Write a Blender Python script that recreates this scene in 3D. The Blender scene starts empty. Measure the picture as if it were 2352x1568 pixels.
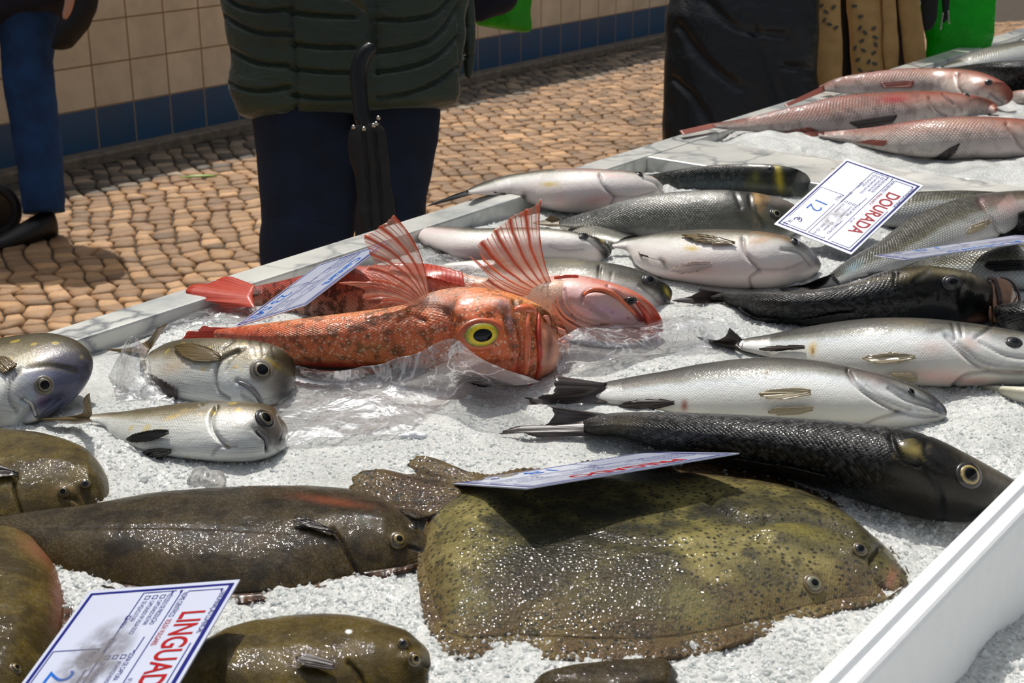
import bpy, math, random
import numpy as np
from mathutils import Vector, noise as mn
random.seed(4); rng = np.random.default_rng(4)
S = bpy.context.scene
C = S.collection
# ---------------------------------------------------------------- camera, sky, sun, exposure
W, H, F = 2352, 1568, 50/36*2352
CAMZ, PITCH = 1.52, math.radians(20)
cd = bpy.data.cameras.new('camera'); cam = bpy.data.objects.new('camera', cd); C.objects.link(cam)
cam.location = (0, 0, CAMZ); cam.rotation_euler = (math.radians(90)-PITCH, 0, 0)
cd.lens = 50; cd.sensor_width = 36; cd.clip_start = .02; cd.clip_end = 200
cd.dof.use_dof = True; cd.dof.focus_distance = 1.62; cd.dof.aperture_fstop = 16
S.camera = cam
world = bpy.data.worlds.new('world'); S.world = world; world.use_nodes = True
wn = world.node_tree; bg = wn.nodes['Background']
sky = wn.nodes.new('ShaderNodeTexSky'); sky.sky_type = 'NISHITA'; sky.sun_disc = False
sky.sun_elevation = math.radians(60); sky.sun_rotation = math.radians(-14); sky.air_density = 1.2; sky.dust_density = 2.5; sky.ozone_density = 1.0
hz = wn.nodes.new('ShaderNodeMix'); hz.data_type = 'RGBA'; hz.inputs[0].default_value = .72; wn.links.new(sky.outputs[0], hz.inputs[6])
tone = wn.nodes.new('ShaderNodeRGBToBW'); wn.links.new(sky.outputs[0], tone.inputs[0]); wn.links.new(tone.outputs[0], hz.inputs[7])
# low sky darkened in place of unseen buildings, to cut grey sheen
tcw = wn.nodes.new('ShaderNodeTexCoord'); sxw = wn.nodes.new('ShaderNodeSeparateXYZ'); wn.links.new(tcw.outputs['Generated'], sxw.inputs[0])
mrw = wn.nodes.new('ShaderNodeMapRange'); wn.links.new(sxw.outputs[2], mrw.inputs[0])
for i_, v_ in enumerate((.5, .8, .09, 1.)): mrw.inputs[i_+1].default_value = v_
mry = wn.nodes.new('ShaderNodeMapRange'); wn.links.new(sxw.outputs[1], mry.inputs[0])   # brighter low sky added behind the lens, fills camera-facing sides
for i_, v_ in enumerate((-.3, .3, .55, .09)): mry.inputs[i_+1].default_value = v_
mxw = wn.nodes.new('ShaderNodeMath'); mxw.operation = 'MAXIMUM'; wn.links.new(mrw.outputs[0], mxw.inputs[0]); wn.links.new(mry.outputs[0], mxw.inputs[1])
hz2 = wn.nodes.new('ShaderNodeMix'); hz2.data_type = 'RGBA'; hz2.blend_type = 'MULTIPLY'; hz2.inputs[0].default_value = 1; wn.links.new(hz.outputs[2], hz2.inputs[6]); wn.links.new(mxw.outputs[0], hz2.inputs[7])
wn.links.new(hz2.outputs[2], bg.inputs[0]); bg.inputs[1].default_value = 0.165
sd = bpy.data.lights.new('sun', 'SUN'); sun = bpy.data.objects.new('sun', sd); C.objects.link(sun)
sd.energy = 3.9; sd.angle = math.radians(0.6); sd.color = (1, .955, .88)
SUND = Vector((.25*math.cos(math.radians(57)), -.968*math.cos(math.radians(57)), -math.sin(math.radians(57))))
sun.rotation_euler = SUND.to_track_quat('-Z', 'Y').to_euler(); sun.location = (-2, 6, 6)
S.view_settings.view_transform = 'Standard'; S.view_settings.look = 'None'; S.view_settings.gamma = 1; S.view_settings.use_curve_mapping = False
S.view_settings.exposure = 0.0
# ---------------------------------------------------------------- pixel -> place
cp, sp = math.cos(PITCH), math.sin(PITCH)
CAM = np.array([0, 0, CAMZ])
def ray(px, py):
    dx = (np.asarray(px, float)-W/2)/F; dy = (np.asarray(py, float)-H/2)/F
    return np.stack([dx+0*dy, cp-dy*sp+0*dx, -sp-dy*cp+0*dx], -1)
def at(px, py, z=.9):
    r = ray(px, py); t = (np.asarray(z)-CAMZ)/r[..., 2]
    return CAM+r*t[..., None]
def atd(px, py, Z): return CAM+ray(px, py)*np.asarray(Z, float)[..., None]
def proj(P):
    q = np.asarray(P)-CAM; Z = q[..., 1]*cp-q[..., 2]*sp
    return np.stack([W/2+F*q[..., 0]/Z, H/2-F*(q[..., 1]*sp+q[..., 2]*cp)/Z], -1), Z
DU = np.array([.6097, .7927, 0.]); DV = np.array([-.7927, .6097, 0.]); DZ = np.array([0, 0, 1.])
def uv2w(u, v, z): return np.asarray(u)[..., None]*DU+np.asarray(v)[..., None]*DV+np.asarray(z)[..., None]*DZ
def nrm(v): return v/np.maximum(np.linalg.norm(v, axis=-1, keepdims=True), 1e-12)
def hsh(i, j, s):
    n = np.sin(i*127.1+j*311.7+s*74.7)*43758.5453
    return n-np.floor(n)
def vnoise(x, y, s=0):
    i = np.floor(x); j = np.floor(y); f = x-i; g = y-j; f = f*f*(3-2*f); g = g*g*(3-2*g)
    return (hsh(i, j, s)*(1-f)+hsh(i+1, j, s)*f)*(1-g)+(hsh(i, j+1, s)*(1-f)+hsh(i+1, j+1, s)*f)*g-.5
def cell(x, y, s=0):
    i = np.floor(x); j = np.floor(y); best = np.full(x.shape, 9.); idv = np.zeros(x.shape)
    for a in (-1, 0, 1):
        for b in (-1, 0, 1):
            px_ = i+a+hsh(i+a, j+b, s); py_ = j+b+hsh(i+a, j+b, s+5)
            d = (x-px_)**2+(y-py_)**2; m = d < best
            best = np.where(m, d, best); idv = np.where(m, hsh(i+a, j+b, s+9), idv)
    return np.sqrt(best), idv
# ---------------------------------------------------------------- materials
def sl(c): return tuple(((v/255)/12.92 if v/255 <= .04045 else ((v/255+.055)/1.055)**2.4) for v in c)
class NT:
    def __init__(s, name):
        s.m = bpy.data.materials.new(name); s.m.use_nodes = True; s.t = s.m.node_tree; s.n = s.t.nodes
        s.b = s.n['Principled BSDF']; s.out = s.n['Material Output']
    def add(s, t, **k):
        n = s.n.new('ShaderNode'+t)
        for a, b in k.items(): setattr(n, a, b)
        return n
    def set(s, sock, v):
        if hasattr(v, 'links') or isinstance(v, bpy.types.NodeSocket): s.t.links.new(v, sock)
        else:
            if isinstance(v, (tuple, list)) and len(v) == 3 and sock.type == 'RGBA': v = (*v, 1)
            sock.default_value = v
    def P(s, **k):
        for a, v in k.items(): s.set(s.b.inputs[a.replace('_', ' ')], v)
        return s
    def math(s, op, a, b=0., c=None, clamp=False):
        n = s.add('Math', operation=op, use_clamp=clamp); s.set(n.inputs[0], a); s.set(n.inputs[1], b)
        if c is not None: s.set(n.inputs[2], c)
        return n.outputs[0]
    def mix(s, f, a, b, mode='MIX'):
        n = s.add('Mix', data_type='RGBA', blend_type=mode); s.set(n.inputs[0], f); s.set(n.inputs[6], a); s.set(n.inputs[7], b)
        return n.outputs[2]
    def ramp(s, f, pts):
        n = s.add('ValToRGB'); s.set(n.inputs[0], f); e = n.color_ramp.elements
        while len(e) < len(pts): e.new(.5)
        for q, (p, c) in zip(e, pts): q.position = p; q.color = (*c, 1) if len(c) == 3 else c
        return n.outputs[0]
    def rng(s, f, a, b, c=0., d=1.):
        n = s.add('MapRange'); s.set(n.inputs[0], f)
        for i, v in enumerate((a, b, c, d)): s.set(n.inputs[i+1], v)
        return n.outputs[0]
    def attr(s, name): return s.add('Attribute', attribute_name=name)
    def xyz(s, v):
        n = s.add('SeparateXYZ'); s.set(n.inputs[0], v); return n.outputs
    def comb(s, x, y, z=0.):
        n = s.add('CombineXYZ')
        for i, v in enumerate((x, y, z)): s.set(n.inputs[i], v)
        return n.outputs[0]
    def noise(s, vec, sc, det=3., rough=.55, dist=0.):
        n = s.add('TexNoise'); s.set(n.inputs['Vector'], vec); n.inputs['Scale'].default_value = sc; n.inputs['Detail'].default_value = det
        n.inputs['Roughness'].default_value = rough; n.inputs['Distortion'].default_value = dist
        return n.outputs[0]
    def vor(s, vec, sc, feat='F1', rnd=1., out=0, **k):
        n = s.add('TexVoronoi', feature=feat, **k); s.set(n.inputs['Vector'], vec); n.inputs['Scale'].default_value = sc; n.inputs['Randomness'].default_value = rnd
        return n.outputs[out]
    def obj(s): return s.add('TexCoord').outputs['Object']
    def uv(s): return s.add('UVMap').outputs[0]
    def map(s, vec, sc=(1, 1, 1), rot=(0, 0, 0)):
        n = s.add('Mapping'); s.set(n.inputs[0], vec); n.inputs['Scale'].default_value = sc; n.inputs['Rotation'].default_value = rot
        return n.outputs[0]
    def bump(s, h, st=.5, dist=.001, prev=None):
        n = s.add('Bump'); s.set(n.inputs['Height'], h); s.set(n.inputs['Strength'], st); n.inputs['Distance'].default_value = dist
        if prev is not None: s.set(n.inputs['Normal'], prev)
        s.set(s.b.inputs['Normal'], n.outputs[0]); return n.outputs[0]
def plain(name, c, rough=.6, metal=0., nz=0., nsc=30, bump=0., bsc=100, bd=.001, **k):
    m = NT(name); col = sl(c)
    if nz:
        f = m.noise(m.obj(), nsc, 4); m.P(Base_Color=m.ramp(f, [(.3, tuple(v*(1-nz) for v in col)), (.7, tuple(min(1, v*(1+nz)) for v in col))]))
    else: m.P(Base_Color=col)
    m.P(Roughness=rough, Metallic=metal, **k)
    if bump: m.bump(m.noise(m.obj(), bsc, 4), bump, bd)
    return m.m
def body_mat(name, cols, metal=.0, rough=.3, scale=.0035, scs=.5, scb=.5, gn=.12, streak=0., wet=.35, spots=None, mottle=None, headg=.0, sss=0., spec=.25):
    """fish skin: belly -> back colours over attribute fp (x=s along body, y=dorsal 0..1, z=scale mask)"""
    m = NT(name); a = m.attr('fp'); s_, g, msk = m.xyz(a.outputs['Vector']); uv = m.uv(); o = m.obj()
    n1 = m.noise(m.map(o, (1, 1, 1)), 28, 5, .6); n2 = m.noise(o, 220, 3)
    g2 = m.math('ADD', g, m.math('MULTIPLY', m.math('SUBTRACT', n1, .5), gn*2)); g2 = m.math('ADD', g2, m.math('MULTIPLY', m.math('SUBTRACT', n2, .5), gn))
    col = m.ramp(g2, [(p, sl(c)) for p, c in cols])
    vv = m.map(uv, (1/scale, 1/scale, 1), (0, 0, math.radians(45)))
    d = m.vor(vv, 1.0, rnd=.22); e = m.vor(vv, 1., feat='DISTANCE_TO_EDGE', rnd=.22)
    cellc = m.vor(vv, 1., rnd=.22, out=1)
    cv = m.xyz(cellc)[0]
    edge = m.rng(e, 0., .16, 1., 0.)
    dk = m.math('MULTIPLY', m.math('MULTIPLY', edge, msk), scs, clamp=True)
    col = m.mix(dk, col, m.mix(.85, col, (.01, .01, .012)))
    lt = m.math('MULTIPLY', m.math('MULTIPLY', m.rng(cv, .3, 1., 0., .16), msk), scs)
    col = m.mix(lt, col, m.mix(.5, col, (1, 1, 1)))
    fine = m.noise(o, 700, 3, .7); col = m.mix(m.math('MULTIPLY', m.rng(fine, .42, .62, 0., .5), m.rng(g2, .25, .6, .06, 1.)), col, m.mix(.6, col, (.015, .014, .012)))
    if streak:
        st = m.noise(m.map(uv, (30, 900, 1)), 1., 3)
        col = m.mix(m.rng(st, .5, .75, 0., streak), col, m.mix(.7, col, (.02, .018, .012)))
    if mottle:
        c2, sc_, lo, hi, amt = mottle
        f = m.noise(o, sc_, 5, .65); col = m.mix(m.rng(f, lo, hi, 0., amt), col, sl(c2))
    if spots:
        c3, sc_, r0, r1, amt = spots
        f = m.vor(o, sc_, rnd=1.); f2 = m.math('ADD', f, m.math('MULTIPLY', m.math('SUBTRACT', m.noise(o, sc_*.5, 3), .5), .5))
        col = m.mix(m.rng(f2, r0, r1, amt, 0.), col, sl(c3))
    t = m.attr('tint'); col = m.mix(t.outputs['Alpha'], col, t.outputs['Color'])
    m.P(Base_Color=col, Metallic=metal, Roughness=m.math('ADD', rough, m.math('MULTIPLY', n2, .2)), Specular_IOR_Level=spec, Coat_Weight=wet, Coat_Roughness=.04)
    if sss: m.P(Subsurface_Weight=sss, Subsurface_Scale=.01)
    h = m.math('MULTIPLY', m.rng(e, 0., .35), msk)
    b1 = m.bump(h, scb, .0006)
    lump = m.math('ADD', m.noise(o, 90, 4, .6), m.math('MULTIPLY', m.noise(o, 480, 3), .5))
    m.bump(lump, .55, .0012, b1)
    cb = m.add('Bump'); cb.inputs['Strength'].default_value = .6; cb.inputs['Distance'].default_value = .0013; m.set(cb.inputs['Height'], m.math('ADD', m.math('ADD', m.noise(o, 140, 3, .6), m.math('MULTIPLY', m.noise(o, 420, 2), .1)), m.math('MULTIPLY', h, scb*.3))); m.set(m.b.inputs['Coat Normal'], cb.outputs[0])
    return m.m
def fin_mat(name, ca, cb, rays=22, alpha=.75, rough=.3, branch=1.0, tipc=None, wet=.3, trans=.3):
    m = NT(name); u, v, _ = m.xyz(m.uv()); o = m.obj()
    w = m.math('ADD', m.math('MULTIPLY', u, rays), m.math('MULTIPLY', m.math('SUBTRACT', m.noise(o, 60, 2), .5), .25))
    r = m.math('ABSOLUTE', m.math('SUBTRACT', m.math('FRACT', w), .5)); r = m.rng(r, .5, .18, 1., 0.)   # 1 at ray edges
    w2 = m.math('MULTIPLY', u, rays*3.0); r2 = m.rng(m.math('ABSOLUTE', m.math('SUBTRACT', m.math('FRACT', w2), .5)), .5, .25, 1., 0.)
    r2 = m.math('MULTIPLY', r2, m.rng(v, .3, .8, 0., .8*branch)); R = m.math('MAXIMUM', r, r2)
    n = m.noise(o, 70, 4)
    col = m.mix(R, sl(cb), sl(ca)); col = m.mix(m.rng(n, .4, .7, 0., .45), col, m.mix(.5, col, sl(tipc or cb)))
    al = m.math('MAXIMUM', m.math('MULTIPLY', R, .97), m.rng(v, 0., 1., min(1., alpha+.35), alpha))
    m.P(Base_Color=col, Roughness=rough, Alpha=al, Coat_Weight=wet, Coat_Roughness=.08, Transmission_Weight=0., Subsurface_Weight=0.)
    m.bump(R, .2, .0004)
    # let sunlight through the thin membrane
    tr = m.add('BsdfTranslucent'); m.set(tr.inputs[0], col); mx = m.add('MixShader'); mx.inputs[0].default_value = trans
    al2 = m.add('MixShader'); tp = m.add('BsdfTransparent')
    m.b.inputs['Alpha'].default_value = 1
    for l in list(m.b.inputs['Alpha'].links): m.t.links.remove(l)
    m.set(mx.inputs[1], m.b.outputs[0]); m.set(mx.inputs[2], tr.outputs[0])
    m.set(al2.inputs[0], al); m.set(al2.inputs[1], tp.outputs[0]); m.set(al2.inputs[2], mx.outputs[0]); m.set(m.out.inputs[0], al2.outputs[0])
    return m.m
# ---------------------------------------------------------------- objects
def mesh(name, V, Fc, mat, parent=None, uv=None, attrs=None, smooth=True, loc=None, label=None):
    me = bpy.data.meshes.new(name); V = np.asarray(V, float)
    if parent is not None and parent.get('_o') is not None: off = np.array(parent['_o'])
    elif loc is not None: off = np.asarray(loc, float)
    else: off = np.zeros(3)
    V = V-off
    if isinstance(Fc, np.ndarray):
        k = Fc.shape[1]; me.vertices.add(len(V)); me.vertices.foreach_set('co', V.astype(np.float32).ravel())
        me.loops.add(Fc.size); me.loops.foreach_set('vertex_index', Fc.astype(np.int32).ravel())
        me.polygons.add(len(Fc)); me.polygons.foreach_set('loop_start', np.arange(0, Fc.size, k, dtype=np.int32))
        me.update(calc_edges=True)
    else: me.from_pydata(V.tolist(), [], [list(f) for f in Fc]); me.update()
    if smooth: me.polygons.foreach_set('use_smooth', np.ones(len(me.polygons), bool))
    if uv is not None:
        l = me.uv_layers.new(name='UVMap'); vi = np.zeros(len(me.loops), np.int32); me.loops.foreach_get('vertex_index', vi)
        l.data.foreach_set('uv', np.asarray(uv, np.float32)[vi].ravel())
    for k, a in (attrs or {}).items():
        a = np.asarray(a, np.float32)
        if a.shape[1] == 3: at_ = me.attributes.new(k, 'FLOAT_VECTOR', 'POINT'); at_.data.foreach_set('vector', a.ravel())
        else: at_ = me.attributes.new(k, 'FLOAT_COLOR', 'POINT'); at_.data.foreach_set('color', a.ravel())
    if mat: me.materials.append(mat)
    o = bpy.data.objects.new(name, me); C.objects.link(o)
    if parent is not None:
        o.parent = parent
        # world offset of this part relative to its parent's origin chain
        o['_o'] = list(off)
    else: o.location = off; o['_o'] = list(off)
    if label: o['label'] = label
    return o
def tag(o, label, cat, group=None):
    o['label'] = label; o['category'] = cat
    if group: o['group'] = group
    return o
def thing(name, label, cat, loc, group=None):
    o = bpy.data.objects.new(name, None); C.objects.link(o); o.location = [float(v) for v in loc]; o['_o'] = [float(v) for v in loc]
    o.empty_display_size = .02
    return tag(o, label, cat, group)
def gfaces(nu, nv, wrap=False, flip=False):
    i, j = np.meshgrid(np.arange(nu-1), np.arange(nv if wrap else nv-1), indexing='ij'); i = i.ravel(); j = j.ravel(); j2 = (j+1) % nv
    f = np.stack([i*nv+j, (i+1)*nv+j, (i+1)*nv+j2, i*nv+j2], 1)
    return f[:, ::-1] if flip else f
def boxv(p0, ax, ay, az):
    p0 = np.asarray(p0); V = [p0+a*ax+b*ay+c*az for c in (0, 1) for a, b in ((0, 0), (1, 0), (1, 1), (0, 1))]
    return V, [(0, 3, 2, 1), (4, 5, 6, 7), (0, 1, 5, 4), (1, 2, 6, 5), (2, 3, 7, 6), (3, 0, 4, 7)]
def bevel(o, w=.004, n=2):
    b = o.modifiers.new('bevel', 'BEVEL'); b.width = w; b.segments = n; b.limit_method = 'ANGLE'; return o
def solid(o, t=.0008, off=0):
    b = o.modifiers.new('thick', 'SOLIDIFY'); b.thickness = t; b.offset = off; return o
def cr(x, xs, ys):
    """catmull-rom style smooth interpolation through (xs, ys)"""
    xs = np.asarray(xs, float); ys = np.asarray(ys, float); h = np.diff(xs); d = np.diff(ys, axis=0)/(h[:, None] if ys.ndim > 1 else h)
    m = np.empty_like(ys); m[0] = d[0]; m[-1] = d[-1]; m[1:-1] = (d[1:]+d[:-1])/2
    i = np.clip(np.searchsorted(xs, x)-1, 0, len(xs)-2); t = (x-xs[i])/h[i]; hh = h[i]
    if ys.ndim > 1: t = t[:, None]; hh = hh[:, None]
    return (2*t**3-3*t**2+1)*ys[i]+(t**3-2*t**2+t)*hh*m[i]+(-2*t**3+3*t**2)*ys[i+1]+(t**3-t**2)*hh*m[i+1]
def seg_dist(P, poly):
    """distance of 2D points to polyline"""
    best = np.full(len(P), 1e9)
    for a, b in zip(poly[:-1], poly[1:]):
        a = np.array(a, float); b = np.array(b, float); ab = b-a; t = np.clip(((P-a)@ab)/max(ab@ab, 1e-9), 0, 1)
        best = np.minimum(best, np.linalg.norm(P-(a+t[:, None]*ab), axis=1))
    return best
def smooth_poly(pts, n=40):
    pts = np.asarray(pts, float)
    if len(pts) < 3: return pts
    t = np.concatenate([[0], np.cumsum(np.linalg.norm(np.diff(pts, axis=0), axis=1))]); return cr(np.linspace(0, t[-1], n), t, pts)
class Surf: pass
def normals(P, wrap):
    du = np.gradient(P, axis=0)
    if wrap: dv = (np.roll(P, -1, 1)-np.roll(P, 1, 1))/2
    else: dv = np.gradient(P, axis=1)
    return nrm(np.cross(du, dv))
def stations(st):
    a = [(s if len(s) == 4 else (s[0], s[1], s[0], s[2])) for s in st]; return np.array(a, float)
def detail(sf, tints=(), grooves=(), bulges=()):
    """relief and local colour (marks, gill lines) on a body surface; marks belong to the skin, bar a painted backlight streak"""
    P = sf.P.reshape(-1, 3); N = sf.N.reshape(-1, 3); q, Z = proj(P); vis = np.einsum('ij,ij->i', N, nrm(CAM-P)) > -.15
    disp = np.zeros(len(P)); T = sf.tint
    for g in grooves:
        poly, w, dep = g[:3]; dk = g[3] if len(g) > 3 else 0; col = g[4] if len(g) > 4 else (25, 20, 18)
        d = seg_dist(q, smooth_poly(poly)); k = np.exp(-(d/w)**2)*vis
        disp -= dep*k
        if dk:
            a = dk*np.exp(-(d/(w*.6))**2)*vis; T[:, :3] = T[:, :3]*(1-a[:, None])+np.array(sl(col))*a[:, None]; T[:, 3] = np.maximum(T[:, 3], a)
    for (bx, by, rx, ry, hgt) in bulges:
        d2 = ((q[:, 0]-bx)/rx)**2+((q[:, 1]-by)/ry)**2; disp += hgt*np.exp(-d2)*vis
    for tt in tints:
        bx, by, rx, ry, ang, col, a = tt[:7]; hard = tt[7] if len(tt) > 7 else 1
        c, s = math.cos(math.radians(ang)), math.sin(math.radians(ang)); x = (q[:, 0]-bx)*c+(q[:, 1]-by)*s; y = -(q[:, 0]-bx)*s+(q[:, 1]-by)*c
        jit = 1+.5*vnoise(q[:, 0]/9, q[:, 1]/9, 3)+.4*vnoise(q[:, 0]/4, q[:, 1]/4, 8)
        k = a*np.exp(-(((x/rx)**2+(y/ry)**2)*jit)**hard)*vis
        T[:, :3] = np.where((T[:, 3:] > 1e-3), T[:, :3]*(1-k[:, None])+np.array(sl(col))*k[:, None], np.array(sl(col))); T[:, 3] = 1-(1-T[:, 3])*(1-k)
    P = P+N*disp[:, None]; sf.P = P.reshape(sf.P.shape); sf.N = normals(sf.P, sf.wrap)*(-1 if getattr(sf, 'flip', False) else 1)
    return sf
def body(st, r=.5, phi=0., base=.9, sink=0., ns=200, nt=72, q=1.08, head=.78, rel=None, taper=True, smask=.74, lift=None, depth=None, rprof=None, tb=0.):
    """lofted body through stations seen in the photo, resting at height base. phi: where the back points (0 away, 90 up, 180 towards camera)"""
    A = stations(st); mid = (A[:, :2]+A[:, 2:])/2; L = np.concatenate([[0], np.cumsum(np.linalg.norm(np.diff(mid, axis=0), axis=1))]); L /= L[-1]
    t = (1-np.cos(np.linspace(0, math.pi, ns)))/2; t = .55*np.linspace(0, 1, ns)+.45*t
    B = cr(t, L, A); m = (B[:, :2]+B[:, 2:])/2; hv = (B[:, :2]-B[:, 2:])/2; Hp = np.linalg.norm(hv, axis=1)
    hd = hv/np.maximum(Hp, 1e-6)[:, None]
    kx = np.linspace(0, 1, len(np.atleast_1d(phi))); ph = np.radians(np.interp(t, kx, np.atleast_1d(phi))) if np.size(phi) > 1 else np.full(ns, math.radians(phi))
    rr = np.interp(t, [0, .25, .6, .85, 1], np.array([.62, .8, 1., 1.08, 1.1])*r) if rprof is None else np.interp(t, np.linspace(0, 1, len(rprof)), rprof)
    lf = np.interp(t, np.linspace(0, 1, len(lift)), lift) if lift is not None else np.zeros(ns)
    a = np.full(ns, .02); rt = np.array([1, 0, 0.]); up = np.array([0, sp, cp])
    for it in range(6):
        hc = np.sqrt((a*np.sin(ph))**2+(rr*a*np.cos(ph))**2)
        if depth is None:
            k = ns//10; hs = np.convolve(np.pad(hc, k, 'edge'), np.ones(2*k+1)/(2*k+1), 'valid'); hs = np.maximum(hs, .35*hs.max())
            Cn = at(m[:, 0], m[:, 1], base+hs*(1-sink)+lf)
        else: Cn = atd(m[:, 0], m[:, 1], np.full(ns, depth)+lf)
        _, Z = proj(Cn); Hw = Hp*Z/F; U = hd[:, :1]*rt-hd[:, 1:2]*up
        T = nrm(np.gradient(Cn if depth is not None else at(m[:, 0], m[:, 1], base+hs.mean()), axis=0)); k = 9; T = nrm(np.stack([np.convolve(np.pad(T[:, i], k, 'edge'), np.ones(2*k+1)/(2*k+1), 'valid') for i in range(3)], 1))
        if tb: T = nrm(T*(1-tb)+nrm(Cn[-1]-Cn[0])*tb)
        Pt = nrm(np.cross(DZ, T)); sg = np.sign(np.sum(Pt*U, 1)+1e-9); sg = 1. if np.sum(sg) >= 0 else -1.
        Pt = Pt*sg; Zp = nrm(np.cross(T, Pt)); Zp = Zp*np.sign(Zp[:, 2:3])
        D = np.cos(ph)[:, None]*Pt+np.sin(ph)[:, None]*Zp; Wd = -np.sin(ph)[:, None]*Pt+np.cos(ph)[:, None]*Zp
        Wd = Wd*np.where(Wd[:, 2:3] < 0, 1., 1.)
        a = Hw/np.sqrt(np.sum(D*U, 1)**2+(rr*np.sum(Wd*U, 1))**2)
        a = np.maximum(a, 1e-4)
    th = np.linspace(-math.pi/2, 1.5*math.pi, nt, endpoint=False); c = np.cos(th); s = np.sin(th)
    pd = a[:, None]*c; pw = (rr*a)[:, None]*np.sign(s)*np.abs(s)**q
    P = Cn[:, None]+D[:, None]*pd[..., None]+Wd[:, None]*pw[..., None]
    sf = Surf(); sf.wrap = True; sf.P = P; sf.C = Cn; sf.T = T; sf.D = D; sf.W = Wd; sf.a = a; sf.t = t; sf.ph = ph
    N = normals(P, True)
    if np.sum(N*(P-Cn[:, None])) < 0: N = -N; sf.flip = True
    else: sf.flip = False
    sf.N = N
    arc = np.concatenate([[0], np.cumsum(np.linalg.norm(np.diff(Cn, axis=0), axis=1))]); sf.len = arc[-1]
    g = np.repeat(((1+c)/2)[None], ns, 0); sm = 1/(1+np.exp((t-smask)*60)); am = a.max()
    sf.uv = np.stack([np.repeat(arc[:, None], nt, 1), np.repeat((th*.62*am*(1+r)/1.5)[None], ns, 0)], -1).reshape(-1, 2)
    sf.fp = np.stack([np.repeat(t[:, None], nt, 1), g, np.repeat(sm[:, None], nt, 1)], -1).reshape(-1, 3)
    sf.tint = np.zeros((ns*nt, 4)); sf.s = sf.fp[:, 0]; sf.g = sf.fp[:, 1]
    return sf
def emit(sf, name, mat, parent, label=None):
    ns, nt = sf.P.shape[:2]; V = sf.P.reshape(-1, 3); Fc = gfaces(ns, nt, sf.wrap)
    fl = getattr(sf, 'flip', False)
    if sf.wrap:
        n0 = len(V); V = np.vstack([V, sf.P[0].mean(0), sf.P[-1].mean(0)])
        j = np.arange(nt); j2 = (j+1) % nt
        c0 = np.stack([j, j2, np.full(nt, n0), np.full(nt, n0)], 1); c1 = np.stack([(ns-1)*nt+j2, (ns-1)*nt+j, np.full(nt, n0+1), np.full(nt, n0+1)], 1)
        uv = np.vstack([sf.uv, sf.uv[0], sf.uv[-1]]); fp = np.vstack([sf.fp, sf.fp[0], sf.fp[-1]]); ti = np.vstack([sf.tint, sf.tint[0], sf.tint[-1]])
        Q = Fc.tolist()+[f[:3] for f in c0.tolist()]+[f[:3] for f in c1.tolist()]
        if fl: Q = [f[::-1] for f in Q]
        return mesh(name, V, Q, mat, parent, uv, {'fp': fp, 'tint': ti}, label=label)
    return mesh(name, V, Fc[:, ::-1] if fl else Fc, mat, parent, sf.uv, {'fp': sf.fp, 'tint': sf.tint}, label=label)
def pick(sf, px, py, k=1):
    P = sf.P.reshape(-1, 3); N = sf.N.reshape(-1, 3)
    if not hasattr(sf, '_q') or sf._n is not sf.P:
        sf._q, sf._Z = proj(P); sf._n = sf.P; sf._v = np.einsum('ij,ij->i', N, nrm(CAM-P)) > .02
    d = (sf._q[:, 0]-px)**2+(sf._q[:, 1]-py)**2+np.where(sf._v, 0, 1e7); i = int(np.argmin(d))
    return atd(px, py, sf._Z[i]) if d[i] > 6 else P[i], N[i], sf._Z[i]
def fmap(sf, p, off=.0015, base=.9):
    if len(p) == 3: return at(p[0], p[1], base+p[2])
    P, N, Z = pick(sf, p[0], p[1]); return P+N*off+nrm(CAM-P)*off*.5
def fin(sf, name, parent, root, tip, mat, nu=40, nv=12, off=.0018, rag=0., thick=.0006, base=.9, curve=None, cup=0., wav=0.):
    R = smooth_poly(root, nu) if len(root) > 2 else np.array([np.array(root[0])*(1-t)+np.array(root[1])*t for t in np.linspace(0, 1, nu)])
    T = smooth_poly(tip, nu) if len(tip) > 2 else np.array([np.array(tip[0])*(1-t)+np.array(tip[1])*t for t in np.linspace(0, 1, nu)])
    R3 = np.array([fmap(sf, p, off, base) for p in R]); T3 = np.array([fmap(sf, p, off, base) for p in T])
    if rag: k = rng.random(nu)*rag; T3 = T3+(R3-T3)*k[:, None]
    v = np.linspace(0, 1, nv); G = R3[:, None]*(1-v)[None, :, None]+T3[:, None]*v[None, :, None]
    if len(R[0]) == 2:      # keep clear of the skin
        for i in range(nu):
            for j in range(1, nv-1):
                q_, _ = proj(G[i, j]); P, N, Z = pick(sf, q_[0], q_[1]); d = np.dot(P+N*off-G[i, j], N)
                if d > 0: G[i, j] += N*d
    if curve is not None: G = G+np.array(curve)*(4*v*(1-v))[None, :, None]
    if wav: G = G+DZ*(wav*np.sin(np.linspace(0, 1, nu)*17)[:, None]*v[None]**1.5)[..., None]
    uu, vv = np.meshgrid(np.linspace(0, 1, nu), v, indexing='ij')
    o = mesh(name, G.reshape(-1, 3), gfaces(nu, nv), mat, parent, np.stack([uu, vv], -1).reshape(-1, 2), {'fp': np.stack([uu, vv*0+.02, vv*0+1], -1).reshape(-1, 3), 'tint': np.zeros((nu*nv, 4))}); solid(o, thick); return o
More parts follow.
